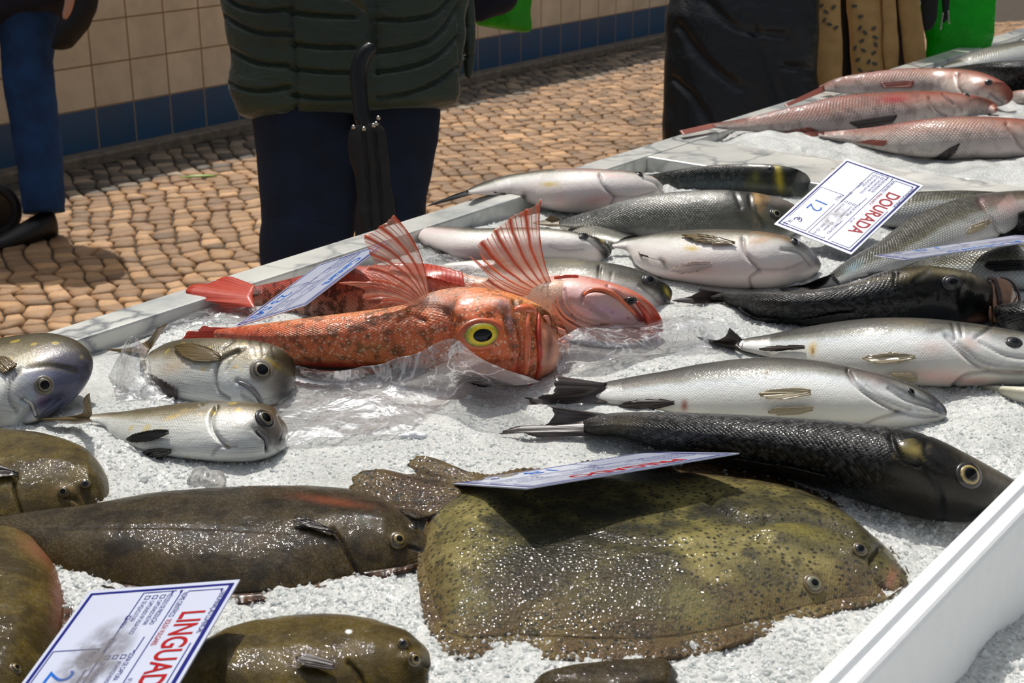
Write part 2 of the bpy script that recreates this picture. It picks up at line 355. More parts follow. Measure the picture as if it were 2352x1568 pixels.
def eye(sf, parent, px, py, rpx, mats, ring=None, flat=.45, pup=.5, prot=.0, tilt=None, el=1.):
    P, N, Z = pick(sf, px, py); r = rpx*Z/F; N = nrm(N) if tilt is None else nrm(N*(1-tilt)+nrm(CAM-P)*tilt)
    a1 = nrm(np.cross(N, [0, 0, 1.])+1e-6); a2 = np.cross(N, a1)
    def dome(R, h, f1, lift, name, mat, par, n=32, m=9, base=True):
        V = []; uvs = []
        for i in range(m):
            f = 1e-4+f1*i/(m-1); rad = R*f; z = h*math.sqrt(max(0, 1-f*f))+lift
            for j in range(n): an = 2*math.pi*j/n; V.append(P+N*z+a1*rad*math.cos(an)*el+a2*rad*math.sin(an)); uvs.append((f, j/n))
        if base:
            for j in range(n): an = 2*math.pi*j/n; V.append(P-N*R*.3+a1*R*f1*.9*math.cos(an)*el+a2*R*f1*.9*math.sin(an)); uvs.append((1, j/n))
        return mesh(name, V, gfaces(m+(1 if base else 0), n, True)[:, ::-1], mat, par, uvs)
    if ring: dome(r*1.3, r*flat*.55, 1., prot*r-r*.04, 'eye_rim', ring, parent)
    e = dome(r, r*flat, 1., prot*r, 'eye', mats[0], parent)
    dome(r, r*flat, pup, prot*r+r*.025, 'pupil', mats[1], e, base=False)
    return e
# ---------------------------------------------------------------- materials of the place
M = {}
def marble():
    m = NT('veined_marble'); o = m.obj(); d = m.noise(o, 6, 5, .6); v = m.add('VectorMath', operation='ADD'); m.set(v.inputs[0], o)
    c3 = m.add('TexNoise'); m.set(c3.inputs['Vector'], o); c3.inputs['Scale'].default_value = 7; c3.inputs['Detail'].default_value = 5
    sc = m.add('VectorMath', operation='SCALE'); m.set(sc.inputs[0], c3.outputs[1]); sc.inputs['Scale'].default_value = .22; m.set(v.inputs[1], sc.outputs[0])
    e = m.vor(m.map(v.outputs[0], (1, 1, 1)), 9, feat='DISTANCE_TO_EDGE'); vein = m.rng(e, 0., .10, 1., 0.)
    vein = m.math('MULTIPLY', vein, m.rng(m.noise(o, 5, 3), .42, .62))
    col = m.ramp(d, [(.3, sl((150, 155, 158))), (.5, sl((206, 206, 200))), (.7, sl((222, 221, 212)))])
    col = m.mix(m.math('MULTIPLY', vein, .8), col, sl((88, 95, 104)))
    m.P(Base_Color=col, Roughness=.22, Coat_Weight=.4, Coat_Roughness=.1); m.bump(m.noise(o, 120, 3), .15, .001); return m.m
M['marble'] = marble()
def ice_mat(name, wet=.5):
    m = NT(name); o = m.obj(); n = m.noise(o, 260, 4, .7); n2 = m.noise(o, 9, 3); v = m.vor(o, 330, rnd=1.)
    col = m.ramp(m.math('ADD', m.math('MULTIPLY', n, .6), m.math('MULTIPLY', n2, .4)), [(.3, sl((156, 160, 157))), (.5, sl((196, 198, 195))), (.68, sl((228, 229, 226)))])
    m.P(Base_Color=col, Roughness=.22, Subsurface_Weight=.5, Subsurface_Scale=.008, Coat_Weight=wet, Coat_Roughness=.05, Specular_IOR_Level=.5, IOR=1.31)
    m.b.inputs['Subsurface Radius'].default_value = (.8, 1., 1.1)
    b = m.bump(m.math('ADD', m.math('MULTIPLY', v, .7), n), .8, .0016); return m.m
M['ice'] = ice_mat('crushed_ice')
def chip_mat():
    m = NT('ice_grain'); m.P(Base_Color=(.86, .88, .88), Roughness=.08, IOR=1.31, Specular_IOR_Level=.6)
    tr = m.add('BsdfTranslucent'); tr.inputs[0].default_value = (.92, .95, .95, 1); tp = m.add('BsdfTransparent'); mx = m.add('MixShader'); mx.inputs[0].default_value = .5; m2 = m.add('MixShader'); m2.inputs[0].default_value = .3
    m.set(mx.inputs[1], m.b.outputs[0]); m.set(mx.inputs[2], tr.outputs[0]); m.set(m2.inputs[1], mx.outputs[0]); m.set(m2.inputs[2], tp.outputs[0]); m.set(m.out.inputs[0], m2.outputs[0]); return m.m
M['chip'] = chip_mat()
def tan_stone():
    m = NT('tan_cobble'); a = m.attr('tint'); o = m.obj(); n = m.noise(o, 40, 5, .65)
    col = m.mix(m.rng(n, .3, .75, 0., .55), a.outputs['Color'], m.mix(.6, a.outputs['Color'], (.05, .035, .02)))
    m.P(Base_Color=col, Roughness=.7); m.bump(n, .6, .006); return m.m
M['cobble'] = tan_stone()
M['joint'] = plain('sandy_joint', (62, 52, 40), .95, nz=.3, bump=.5, bsc=80, bd=.004)
def tile(name, c, grout):
    m = NT(name); u, v, _ = m.xyz(m.uv()); o = m.obj()
    fu = m.math('ABSOLUTE', m.math('SUBTRACT', m.math('FRACT', u), .5)); fv = m.math('ABSOLUTE', m.math('SUBTRACT', m.math('FRACT', v), .5))
    e = m.math('MAXIMUM', fu, fv); g = m.rng(e, .478, .486)
    n = m.noise(o, 7, 4, .6); n2 = m.noise(o, 60, 3)
    col = m.mix(m.rng(n, .35, .75, 0., .35), sl(c), m.mix(.75, sl(c), (.10, .07, .04)))
    w = m.add('TexWhiteNoise'); w.noise_dimensions = '2D'; m.set(w.inputs[0], m.comb(m.math('FLOOR', u), m.math('FLOOR', v)))
    col = m.mix(m.math('MULTIPLY', w.outputs[0], .22), col, m.mix(.5, col, (0, 0, 0)))
    col = m.mix(g, col, sl(grout)); m.P(Base_Color=col, Roughness=m.mix(g, (.35,)*3, (.9,)*3)); m.bump(m.math('SUBTRACT', 1., g), .5, .002); return m.m
M['tile_cream'] = tile('cream_tile', (232, 218, 192), (150, 118, 82))
M['tile_blue'] = tile('blue_tile', (18, 86, 132), (150, 135, 118))
M['kerb'] = plain('grey_stone_kerb', (128, 116, 100), .85, nz=.35, nsc=25, bump=.6, bsc=60, bd=.004)
M['foam'] = plain('white_foam', (244, 246, 247), .55, nz=.02, nsc=60, bump=.25, bsc=320, bd=.0006)
M['rust'] = plain('brown_spot', (160, 92, 44), .5)
M['jeans'] = plain('dark_denim', (18, 30, 52), .9, nz=.35, nsc=14, bump=.4, bsc=500, bd=.0008)
M['jeans_blue'] = plain('blue_denim', (18, 56, 100), .9, nz=.45, nsc=9, bump=.4, bsc=500, bd=.0008)
M['navy'] = plain('navy_cloth', (14, 18, 40), .8, nz=.3, nsc=20, bump=.5, bsc=40, bd=.004)
M['black_cloth'] = plain('black_cloth', (12, 12, 14), .75, nz=.3, nsc=20, bump=.4, bsc=60, bd=.003)
M['black_coat'] = plain('black_coat', (20, 20, 22), .38, nz=.3, nsc=12, bump=.6, bsc=16, bd=.012)
M['black_shiny'] = plain('black_plastic', (12, 12, 13), .3)
M['umb_cloth'] = plain('black_umbrella_cloth', (19, 17, 17), .6, nz=.2, bump=.5, bsc=60, bd=.004)
M['metal'] = plain('bright_metal', (190, 185, 170), .25, 1.)
M['skin'] = plain('skin', (190, 140, 115), .5, nz=.08)
M['shoe'] = plain('black_leather', (16, 14, 13), .45, nz=.3, nsc=30)
M['rubber'] = plain('black_rubber', (14, 14, 15), .6)
M['tan'] = plain('tan_wool', (196, 156, 98), .85, nz=.12, nsc=30, bump=.3, bsc=300, bd=.001)
M['print_grey'] = plain('grey_print', (92, 88, 80), .9)
M['grey_cloth'] = plain('grey_cloth', (92, 84, 78), .9, nz=.2)
M['leaf'] = plain('green_leaf', (120, 150, 20), .5, nz=.2)
def puffer():
    m = NT('green_quilted_nylon'); o = m.obj(); n = m.noise(o, 6, 4)
    m.P(Base_Color=m.ramp(n, [(.3, sl((30, 42, 30))), (.7, sl((48, 62, 44)))]), Roughness=.5, Sheen_Weight=.25, Sheen_Roughness=.4)
    m.bump(m.noise(m.map(o, (9, 9, 22)), 1.5, 4, .6), .55, .02); return m.m
M['puffer'] = puffer()
def bagm(name, c, al=1.):
    m = NT(name); o = m.obj(); n = m.noise(o, 18, 4)
    m.P(Base_Color=m.ramp(n, [(.35, tuple(v*.75 for v in sl(c))), (.65, sl(c))]), Roughness=.35, Subsurface_Weight=.3, Subsurface_Scale=.05); m.bump(n, .7, .02)
    tr = m.add('BsdfTranslucent'); tr.inputs[0].default_value = (*sl(c), 1); mx = m.add('MixShader'); mx.inputs[0].default_value = .45
    m.set(mx.inputs[1], m.b.outputs[0]); m.set(mx.inputs[2], tr.outputs[0]); m.set(m.out.inputs[0], mx.outputs[0]); return m.m
M['green_bag'] = bagm('green_plastic', (16, 190, 30)); M['green_bag2'] = bagm('bright_green_plastic', (80, 190, 40))
def film(name='clear_plastic_film', base=.10, ridge=.45, tint=(1, 1, 1)):
    m = NT(name); o = m.obj(); tp = m.add('BsdfTransparent'); tp.inputs[0].default_value = (*tint, 1); gl = m.add('BsdfGlossy'); gl.inputs['Roughness'].default_value = .06
    df = m.add('BsdfTranslucent'); df.inputs[0].default_value = (.85, .85, .87, 1); d2 = m.add('BsdfDiffuse'); d2.inputs[0].default_value = (.8, .8, .82, 1)
    lw = m.add('LayerWeight'); lw.inputs[0].default_value = .42
    n1 = m.noise(o, 13, 4, .55, .5); rd = m.rng(m.math('ABSOLUTE', m.math('SUBTRACT', n1, .5)), 0., .018, 1., 0.)
    n2 = m.noise(m.map(o, (1, 1, 1), (.4, .2, .7)), 30, 3, .5, .4); rd2 = m.rng(m.math('ABSOLUTE', m.math('SUBTRACT', n2, .5)), 0., .02, .5, 0.)
    R = m.math('MAXIMUM', rd, rd2); fac = m.math('ADD', m.math('MULTIPLY', lw.outputs['Facing'], .28), base, clamp=True); fac = m.math('ADD', fac, m.math('MULTIPLY', R, ridge*.35), clamp=True)
    b = m.add('Bump'); b.inputs['Strength'].default_value = 1.; b.inputs['Distance'].default_value = .01; m.set(b.inputs['Height'], m.math('ADD', n1, m.math('MULTIPLY', n2, .4)))
    m.set(gl.inputs['Normal'], b.outputs[0]); mx = m.add('MixShader'); m.set(mx.inputs[0], fac); m.set(mx.inputs[1], tp.outputs[0]); m.set(mx.inputs[2], gl.outputs[0])
    dd = m.add('MixShader'); dd.inputs[0].default_value = .5; m.set(dd.inputs[1], d2.outputs[0]); m.set(dd.inputs[2], df.outputs[0])
    m2 = m.add('MixShader'); m.set(m2.inputs[0], m.math('ADD', .05, m.math('MULTIPLY', R, ridge), clamp=True)); m.set(m2.inputs[1], mx.outputs[0]); m.set(m2.inputs[2], dd.outputs[0]); m.set(m.out.inputs[0], m2.outputs[0]); return m.m
M['film'] = film()
M['card'] = plain('white_card', (192, 198, 218), .35, nz=.02, nsc=20, Coat_Weight=.6, Coat_Roughness=.08)
def smudge():
    m = NT('wet_grey_smudge'); u, v, _ = m.xyz(m.uv()); du = m.math('SUBTRACT', u, .5); dv = m.math('SUBTRACT', v, .5)
    r = m.math('SQRT', m.math('ADD', m.math('MULTIPLY', du, du), m.math('MULTIPLY', dv, dv))); n = m.noise(m.obj(), 55, 5, .65)
    m.P(Base_Color=sl((120, 116, 118)), Roughness=.3, Alpha=m.math('MULTIPLY', m.rng(r, .18, .48, 1., 0.), m.rng(n, .36, .6, .1, .85))); return m.m
M['smudge'] = smudge()
M['ink_blue'] = plain('blue_ink', (8, 20, 110), .5, Specular_IOR_Level=.1); M['ink_red'] = plain('red_ink', (160, 4, 10), .5, Specular_IOR_Level=.1); M['ink_pen'] = plain('pen_blue', (0, 96, 190), .5, Specular_IOR_Level=.1)
M['ink_dark'] = plain('dark_ink', (20, 36, 118), .5, Specular_IOR_Level=.1)
# eyes
M['pupil'] = plain('black_pupil', (2, 2, 3), .04, Specular_IOR_Level=.35)
def iris(name, c1, c2):
    m = NT(name); u, v, _ = m.xyz(m.uv()); n = m.noise(m.obj(), 300, 3)
    col = m.ramp(m.math('ADD', u, m.math('MULTIPLY', m.math('SUBTRACT', n, .5), .25)), [(.45, sl(c1)), (.62, sl(c1)), (.85, sl(c2)), (1., sl((20, 18, 15)))])
    m.P(Base_Color=col, Roughness=.3, Coat_Weight=.5, Coat_Roughness=.03); return m.m
M['iris_yellow'] = iris('yellow_iris', (240, 205, 10), (150, 150, 60)); M['iris_silver'] = iris('silver_iris', (150, 140, 110), (60, 55, 45)); M['iris_gold'] = iris('gold_iris', (150, 130, 70), (40, 38, 34)); M['iris_ring'] = iris('ringed_iris', (44, 42, 36), (186, 164, 100)); M['iris_grey'] = iris('grey_iris', (96, 94, 74), (130, 126, 104)); M['iris_dark'] = iris('dark_iris', (30, 30, 34), (60, 58, 50))
M['rim_red'] = plain('red_eye_rim', (200, 96, 56), .3, nz=.25, nsc=60, Coat_Weight=.6); M['rim_dark'] = plain('dark_eye_rim', (40, 36, 34), .3, Coat_Weight=.6); M['rim_silver'] = plain('silver_eye_rim', (120, 112, 100), .3, Coat_Weight=.6); M['rim_olive'] = plain('olive_eye_rim', (96, 80, 48), .3, nz=.2, Coat_Weight=.8)
# skins
M['bass_dark'] = body_mat('dark_bass_skin', [(.0, (225, 228, 224)), (.12, (190, 188, 176)), (.26, (84, 80, 68)), (.45, (34, 34, 30)), (.8, (16, 17, 18))], scale=.0042, scs=.8, scb=.9, gn=.07, rough=.25, wet=.25, spec=.12)
M['bass_black'] = body_mat('black_bass_skin', [(.0, (190, 170, 150)), (.1, (110, 100, 84)), (.25, (44, 42, 34)), (.5, (20, 22, 20)), (.9, (12, 13, 13))], scale=.0042, scs=.6, scb=.8, gn=.07, rough=.22, wet=.3, spec=.12)
M['bass_pale'] = body_mat('pale_bass_skin', [(.0, (218, 214, 202)), (.25, (224, 226, 224)), (.37, (206, 212, 214)), (.48, (136, 136, 126)), (.60, (58, 56, 50)), (1., (34, 32, 30))], scale=.0026, scs=.16, scb=.22, gn=.07, metal=.04, rough=.4, wet=.35)
M['bass_scaly'] = body_mat('scaly_bass_skin', [(.0, (206, 206, 204)), (.30, (186, 188, 180)), (.40, (112, 108, 84)), (.55, (70, 68, 50)), (1., (38, 36, 28))], scale=.0044, scs=.8, scb=.7, gn=.06, metal=.1, rough=.28, wet=.32)
M['bream_white'] = body_mat('white_bream_skin', [(.0, (224, 210, 204)), (.25, (232, 228, 224)), (.40, (214, 212, 204)), (.51, (136, 132, 116)), (.62, (60, 56, 46)), (1., (38, 36, 32))], scale=.0022, scs=.12, scb=.18, gn=.08, metal=.04, rough=.4, wet=.35)
M['bream_dark'] = body_mat('dark_bream_skin', [(.0, (190, 186, 176)), (.12, (128, 126, 114)), (.3, (74, 76, 64)), (.55, (42, 44, 36)), (1., (22, 24, 20))], scale=.0036, scs=.85, scb=.7, gn=.06, metal=.1, rough=.28, wet=.32)
M['bream_striped'] = body_mat('striped_bream_skin', [(.0, (222, 224, 220)), (.40, (214, 214, 206)), (.54, (166, 156, 130)), (.70, (104, 92, 62)), (1., (66, 58, 38))], scale=.0022, scs=.22, scb=.25, gn=.08, metal=.12, rough=.28, streak=.85, wet=.5, spots=((206, 180, 60), 38, .12, .2, .5))
M['scorpion'] = body_mat('orange_scorpionfish_skin', [(.0, (250, 190, 140)), (.25, (248, 168, 104)), (.6, (242, 148, 80)), (1., (236, 116, 62))], scale=.0040, scs=.4, scb=.9, gn=.2, rough=.32, wet=.5, mottle=((84, 56, 16), 75, .48, .58, .75), spots=((255, 226, 196), 200, .2, .38, .45))
M['scorpion_back'] = body_mat('red_scorpionfish_skin', [(.0, (236, 196, 172)), (.35, (226, 142, 112)), (.6, (216, 98, 68)), (1., (190, 62, 46))], scale=.0040, scs=.5, scb=.8, gn=.14, rough=.32, wet=.5, mottle=((64, 36, 20), 80, .47, .56, .8))
M['scorpion_head'] = body_mat('pink_head_skin', [(.0, (214, 172, 166)), (.25, (222, 178, 164)), (.45, (222, 140, 114)), (.58, (208, 88, 58)), (1., (176, 40, 28))], scs=0., scb=0., gn=.12, rough=.28, wet=.6, sss=.2)
M['redfish'] = body_mat('pink_redfish_skin', [(.0, (206, 194, 186)), (.25, (196, 174, 164)), (.42, (190, 146, 130)), (.56, (176, 118, 98)), (.72, (160, 84, 62)), (1., (134, 60, 44))], scale=.0050, scs=.75, scb=.8, gn=.14, rough=.3, wet=.5, mottle=((96, 78, 68), 40, .48, .62, .5))
M['sole'] = body_mat('brown_sole_skin', [(.0, (72, 56, 16)), (.5, (52, 41, 12)), (1., (66, 50, 16))], scale=.0016, scs=.4, scb=.3, gn=.3, rough=.6, wet=.4, spec=.06, mottle=((26, 20, 10), 30, .44, .6, .85))
M['sole_olive'] = body_mat('olive_sole_skin', [(.0, (98, 80, 20)), (.5, (82, 68, 14)), (1., (94, 76, 20))], scale=.0016, scs=.4, scb=.3, gn=.3, rough=.6, wet=.4, spec=.06, mottle=((44, 34, 12), 30, .44, .6, .75))
def turbot_mat():
    m = NT('speckled_turbot_skin'); a = m.attr('fp'); s_, g, msk = m.xyz(a.outputs['Vector']); o = m.obj(); u, v, _ = m.xyz(m.uv())
    n = m.noise(o, 11, 5, .6); n2 = m.noise(o, 30, 4, .6)
    col = m.ramp(m.math('ADD', m.math('MULTIPLY', n, .7), m.math('MULTIPLY', n2, .3)), [(.40, sl((34, 32, 16))), (.47, sl((84, 78, 36))), (.54, sl((132, 122, 64))), (.62, sl((166, 154, 92)))])
    n3 = m.noise(m.map(o, (1, 1, 1), (0, 0, 1.2)), 7, 3); col = m.mix(m.rng(n3, .48, .58, 0., .75), col, sl((40, 36, 18)))
    edge = m.rng(g, .0, .34, 1., 0.); e2 = m.rng(g, .72, 1., 0., 1.); ed = m.math('MAXIMUM', edge, e2)
    col = m.mix(m.math('MULTIPLY', ed, .75), col, sl((104, 76, 42)))
    d = m.vor(o, 175, rnd=1.); col = m.mix(m.rng(d, .2, .42, .95, 0.), col, sl((20, 22, 10)))
    d2 = m.vor(o, 30, rnd=1.); col = m.mix(m.rng(m.math('ADD', d2, m.math('MULTIPLY', m.math('SUBTRACT', m.noise(o, 60, 3), .5), .5)), .12, .26, .7, 0.), col, sl((34, 34, 16)))
    rays = m.math('ABSOLUTE', m.math('SUBTRACT', m.math('FRACT', m.math('MULTIPLY', m.math('ADD', u, m.math('MULTIPLY', m.math('SUBTRACT', m.noise(o, 20, 2), .5), .01)), 430.)), .5)); rays = m.math('MULTIPLY', rays, ed)
    t = m.attr('tint'); col = m.mix(t.outputs['Alpha'], col, t.outputs['Color'])
    m.P(Base_Color=col, Roughness=.26, Specular_IOR_Level=.3, Coat_Weight=.4, Coat_Roughness=.04)
    b1 = m.bump(rays, .6, .002); bb = m.math('ADD', m.noise(o, 330, 4, .7), m.math('MULTIPLY', m.noise(o, 60, 4), 1.6)); m.bump(bb, 1., .003, b1); cb = m.add('Bump'); cb.inputs['Strength'].default_value = .8; cb.inputs['Distance'].default_value = .0010; m.set(cb.inputs['Height'], m.math('ADD', m.math('MULTIPLY', m.vor(o, 330), .8), m.math('MULTIPLY', m.noise(o, 170, 3), .8))); m.set(m.b.inputs['Coat Normal'], cb.outputs[0]); return m.m
M['turbot'] = turbot_mat()
M['fin_orange'] = fin_mat('orange_fin', (216, 84, 28), (234, 190, 168), 11, .2, branch=1., tipc=(235, 150, 120), wet=.2, trans=.35)
M['fin_red'] = fin_mat('red_tail_fin', (190, 50, 34), (214, 92, 70), 16, .92, tipc=(230, 120, 90))
M['fin_dark'] = fin_mat('dark_fin', (26, 22, 22), (84, 72, 68), 18, .88, wet=.5)
M['fin_black'] = fin_mat('black_fin', (12, 12, 12), (40, 38, 36), 16, .95, wet=.6)
M['fin_tan'] = fin_mat('tan_fin', (170, 150, 112), (200, 190, 164), 26, .8)
M['fin_pink'] = fin_mat('pink_fin', (206, 180, 170), (214, 202, 196), 24, .8)
M['fin_brown'] = fin_mat('brown_fin', (70, 56, 32), (140, 118, 76), 26, .85)
M['fin_silver'] = fin_mat('grey_fin', (90, 88, 84), (190, 188, 180), 14, .8)
M['fin_redfish'] = fin_mat('redfish_fin', (120, 60, 50), (180, 110, 96), 14, .92)
M['fin_sole'] = fin_mat('sole_fin', (42, 28, 16), (92, 62, 42), 60, .97, wet=.3)
M['mouth_pink'] = plain('pink_mouth', (218, 152, 128), .25, nz=.12, nsc=60, Coat_Weight=.6, Subsurface_Weight=.3, Subsurface_Scale=.01)
M['mouth_tan'] = plain('tan_mouth', (186, 138, 106), .25, nz=.2, nsc=40, Coat_Weight=.6, Subsurface_Weight=.2, Subsurface_Scale=.01)
M['lip_red'] = plain('red_lip', (196, 62, 36), .22, nz=.35, nsc=50, Coat_Weight=.7, bump=.4, bsc=120, bd=.002)
M['lip_orange'] = plain('orange_lip', (222, 112, 70), .22, nz=.3, nsc=50, Coat_Weight=.7, bump=.4, bsc=120, bd=.002)
M['lip_pale'] = plain('pale_lip', (206, 200, 194), .25, nz=.1, Coat_Weight=.6)
M['lip_grey'] = plain('grey_lip', (120, 116, 120), .25, nz=.2, Coat_Weight=.6)
M['lip_brown'] = plain('brown_lip', (88, 66, 60), .25, nz=.3, Coat_Weight=.6)
M['dark_mouth'] = plain('dark_mouth', (60, 26, 20), .3)
# ---------------------------------------------------------------- the stall: marble counter with two basins
def uv_of(px, py, z): p = at(px, py, z); return float(p@DU), float(p@DV)
RZ = .925
VO = float(np.mean([uv_of(593, 608, RZ)[1], uv_of(281, 700, RZ)[1], uv_of(1500, 333, RZ)[1]])); VI = VO-.055
U1 = uv_of(1474, 360, RZ)[0]+.012; U2 = uv_of(2352, 424, RZ)[0]-.01
UN, UF, VN = -.25, 6.2, .08
print('stall', VO, VI, U1, U2, [uv_of(x, y, RZ) for x, y in ((0, 787), (593, 608), (1480, 340), (1800, 239), (1474, 360), (2352, 470), (1652, 330), (2352, 424))])
def slab(name, u0, u1, v0, v1, z0, z1, mat, parent=None, bev=.004):
    V, Fc = boxv(DU*u0+DV*v0+DZ*z0, DU*(u1-u0), DV*(v1-v0), DZ*(z1-z0))
    o = mesh(name, V, Fc, mat, parent, smooth=False, loc=DU*(u0+u1)/2+DV*(v0+v1)/2+DZ*z0)
    return bevel(o, bev) if bev else o
ct = thing('market_counter', 'long veined white marble fish counter with raised rims, set in ice', 'counter', DU*1.5+DV*.7)
slab('counter_base', UN, UF, VN+.05, VO-.03, 0., .84, M['marble'], ct)
slab('back_rim', UN, UF, VI, VO, .82, RZ, M['marble'], ct)
slab('front_rim', UN, UF, VN, VN+.055, .82, RZ, M['marble'], ct)
slab('divider', U1, U2, VN+.055, VI, .82, RZ-.001, M['marble'], ct)
slab('basin_floor', UN, UF, VN+.055, VI, .84, .86, M['marble'], ct, 0)
# ---------------------------------------------------------------- floor, wall
VWALL = None
def ground():
    uw = [uv_of(147, 402, .0), uv_of(580, 308, 0.), uv_of(1530, 95, 0)]
    return float(np.mean([a[1] for a in uw]))
KV = ground(); KERB = .09; VW = KV+KERB
print('wall v', KV, [uv_of(x, y, 0.) for x, y in ((147, 402), (580, 308), (1530, 95))])
TS = .2; TW = .222; WH = .95
def tiles():
    u0, u1 = -2., 16.; u_ref = uv_of(235, 375, .06)[0]; k0 = u_ref-math.floor((u_ref-u0)/TS)*TS
    def quad(name, z0, z1, mat, n):
        V, Fc = boxv(DU*u0+DV*VW+DZ*z0, DU*(u1-u0), DV*.3, DZ*(z1-z0)); uvs = [((float(p@DU)-k0)/TW, (p[2]-BZ)/TS) for p in V]
        o = mesh(name, V, Fc, mat, None, uvs, smooth=False, loc=DU*4+DV*VW); o['kind'] = 'structure'; return o
    quad('wall_back_base', BZ, BZ+TS, M['tile_blue'], 1)
    quad('wall_back', BZ+TS, WH, M['tile_cream'], 2)
BZ = .055
tiles()
o = slab('trim_1', -2., 16., KV, VW+.1, 0., BZ, M['kerb'], None, .008); o['kind'] = 'structure'
o = slab('trim_2', -2., 16., VW-.02, VW+.32, WH, WH+.05, M['kerb'], None, .006); o['kind'] = 'structure'
def cobbles():
    V = []; Fq = []; T = []
    p = .074; R2 = random.Random(3)
    jit = lambda i, j, k: (hsh(np.float64(i), np.float64(j), k)-.5)
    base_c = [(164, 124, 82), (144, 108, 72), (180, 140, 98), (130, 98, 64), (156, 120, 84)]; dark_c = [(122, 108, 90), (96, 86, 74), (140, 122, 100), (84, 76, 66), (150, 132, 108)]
    th = .35; cth, sth = math.cos(th), math.sin(th)
    for i in range(-95, 120):
        for j in range(-75, 75):
            def corner(a, b):
                x = (a+.55*jit(a, b, 1)+.25*math.sin(b*.31))*p*1.06; y = (b+.55*jit(a, b, 2)+.3*math.sin(a*.23))*p*.95
                return x*cth-y*sth+1.6, x*sth+y*cth+5.2
            c4 = [corner(i, j), corner(i+1, j), corner(i+1, j+1), corner(i, j+1)]
            cx = sum(c[0] for c in c4)/4; cy = sum(c[1] for c in c4)/4
            v = -.7927*cx+.6097*cy; u = .6097*cx+.7927*cy
            if v > KV-.02 or v < 1.2 or u > 15 or u < -1.5 or cy > 15: continue
            h = .012+.008*R2.random(); n = len(V)
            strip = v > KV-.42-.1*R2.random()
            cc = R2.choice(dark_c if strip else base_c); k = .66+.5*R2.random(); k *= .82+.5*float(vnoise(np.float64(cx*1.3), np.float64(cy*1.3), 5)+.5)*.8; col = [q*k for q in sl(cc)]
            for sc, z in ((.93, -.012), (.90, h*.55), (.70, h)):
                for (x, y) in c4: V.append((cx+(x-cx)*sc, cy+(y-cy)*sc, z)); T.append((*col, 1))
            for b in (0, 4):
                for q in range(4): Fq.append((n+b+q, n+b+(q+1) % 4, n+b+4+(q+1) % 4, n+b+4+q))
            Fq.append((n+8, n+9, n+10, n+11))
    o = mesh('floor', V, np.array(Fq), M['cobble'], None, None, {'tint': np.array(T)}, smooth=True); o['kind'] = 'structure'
    o = slab('floor_bed', -3., 17, -1.5, KV+.5, -.06, .002, M['joint'], None, 0); o['kind'] = 'structure'
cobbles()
# ---------------------------------------------------------------- ice
def ice(name, u0, u1, v0, v1, res, z, amp, label, seed, heap=None):
    nu = int((u1-u0)/res); nv = int((v1-v0)/res); u, v = np.meshgrid(np.linspace(u0, u1, nu), np.linspace(v0, v1, nv), indexing='ij')
    h = amp*(1.1*vnoise(u*7, v*7, seed)+.7*vnoise(u*17, v*17, seed+1)+.45*vnoise(u*42, v*42, seed+2)) 
    du = u+.004*vnoise(u*90, v*90, 5); dv = v+.004*vnoise(u*90, v*90, 6)
    d1, i1 = cell(du/.011, dv/.011, seed+3); d2, i2 = cell(du/.0055, dv/.0055, seed+4)
    gm = np.clip(.55+1.3*vnoise(u*9, v*9, seed+7), .15, 1)
    h += 1.35*gm*(.0042*(np.sqrt(np.clip(1-d1**2, 0, 1))-.6)*(.4+1.2*i1)+.0026*(np.sqrt(np.clip(1-d2**2*1.2, 0, 1))-.6)*(.3+1.3*i2))
    if heap is not None: h += heap(u, v)
    P = uv2w(u, v, z+h); o = mesh(name, P.reshape(-1, 3), gfaces(nu, nv), M['ice'], None, loc=DU*(u0+u1)/2+DV*(v0+v1)/2+DZ*z)
    tag(o, label, 'ice'); o['kind'] = 'stuff'; return u, v, z+h
RES = .002
def edge_heap(u, v): return .006-.014*np.exp(-((VI-v)/.03)**2)-.012*np.exp(-((U1-u)/.04)**2)
ui, vi, hi = ice('crushed_ice', .3, U1+.001, VN+.056, VI+.001, RES, .9, .012, 'crushed ice filling the near marble basin under the fish', 11, edge_heap)
def heap2(u, v): return .012+.016*np.clip((u-U2)/.2, 0, 1)-.016*np.exp(-((VI-v)/.05)**2)-.01*np.exp(-((u-U2)/.03)**2)
ui2, vi2, hi2 = ice('crushed_ice', U2-.001, 5.2, VI-1.15, VI+.001, .0045, .9, .014, 'crushed ice filling the far marble basin under the pink redfish', 31, heap2)
def ice_h(P):
    u = P[..., 0]*DU[0]+P[..., 1]*DU[1]; v = P[..., 0]*DV[0]+P[..., 1]*DV[1]
    i = np.clip(((u-ui[0, 0])/(ui[-1, 0]-ui[0, 0])*(ui.shape[0]-1)).astype(int), 0, ui.shape[0]-1); j = np.clip(((v-vi[0, 0])/(vi[0, -1]-vi[0, 0])*(vi.shape[1]-1)).astype(int), 0, vi.shape[1]-1)
    return hi[i, j]
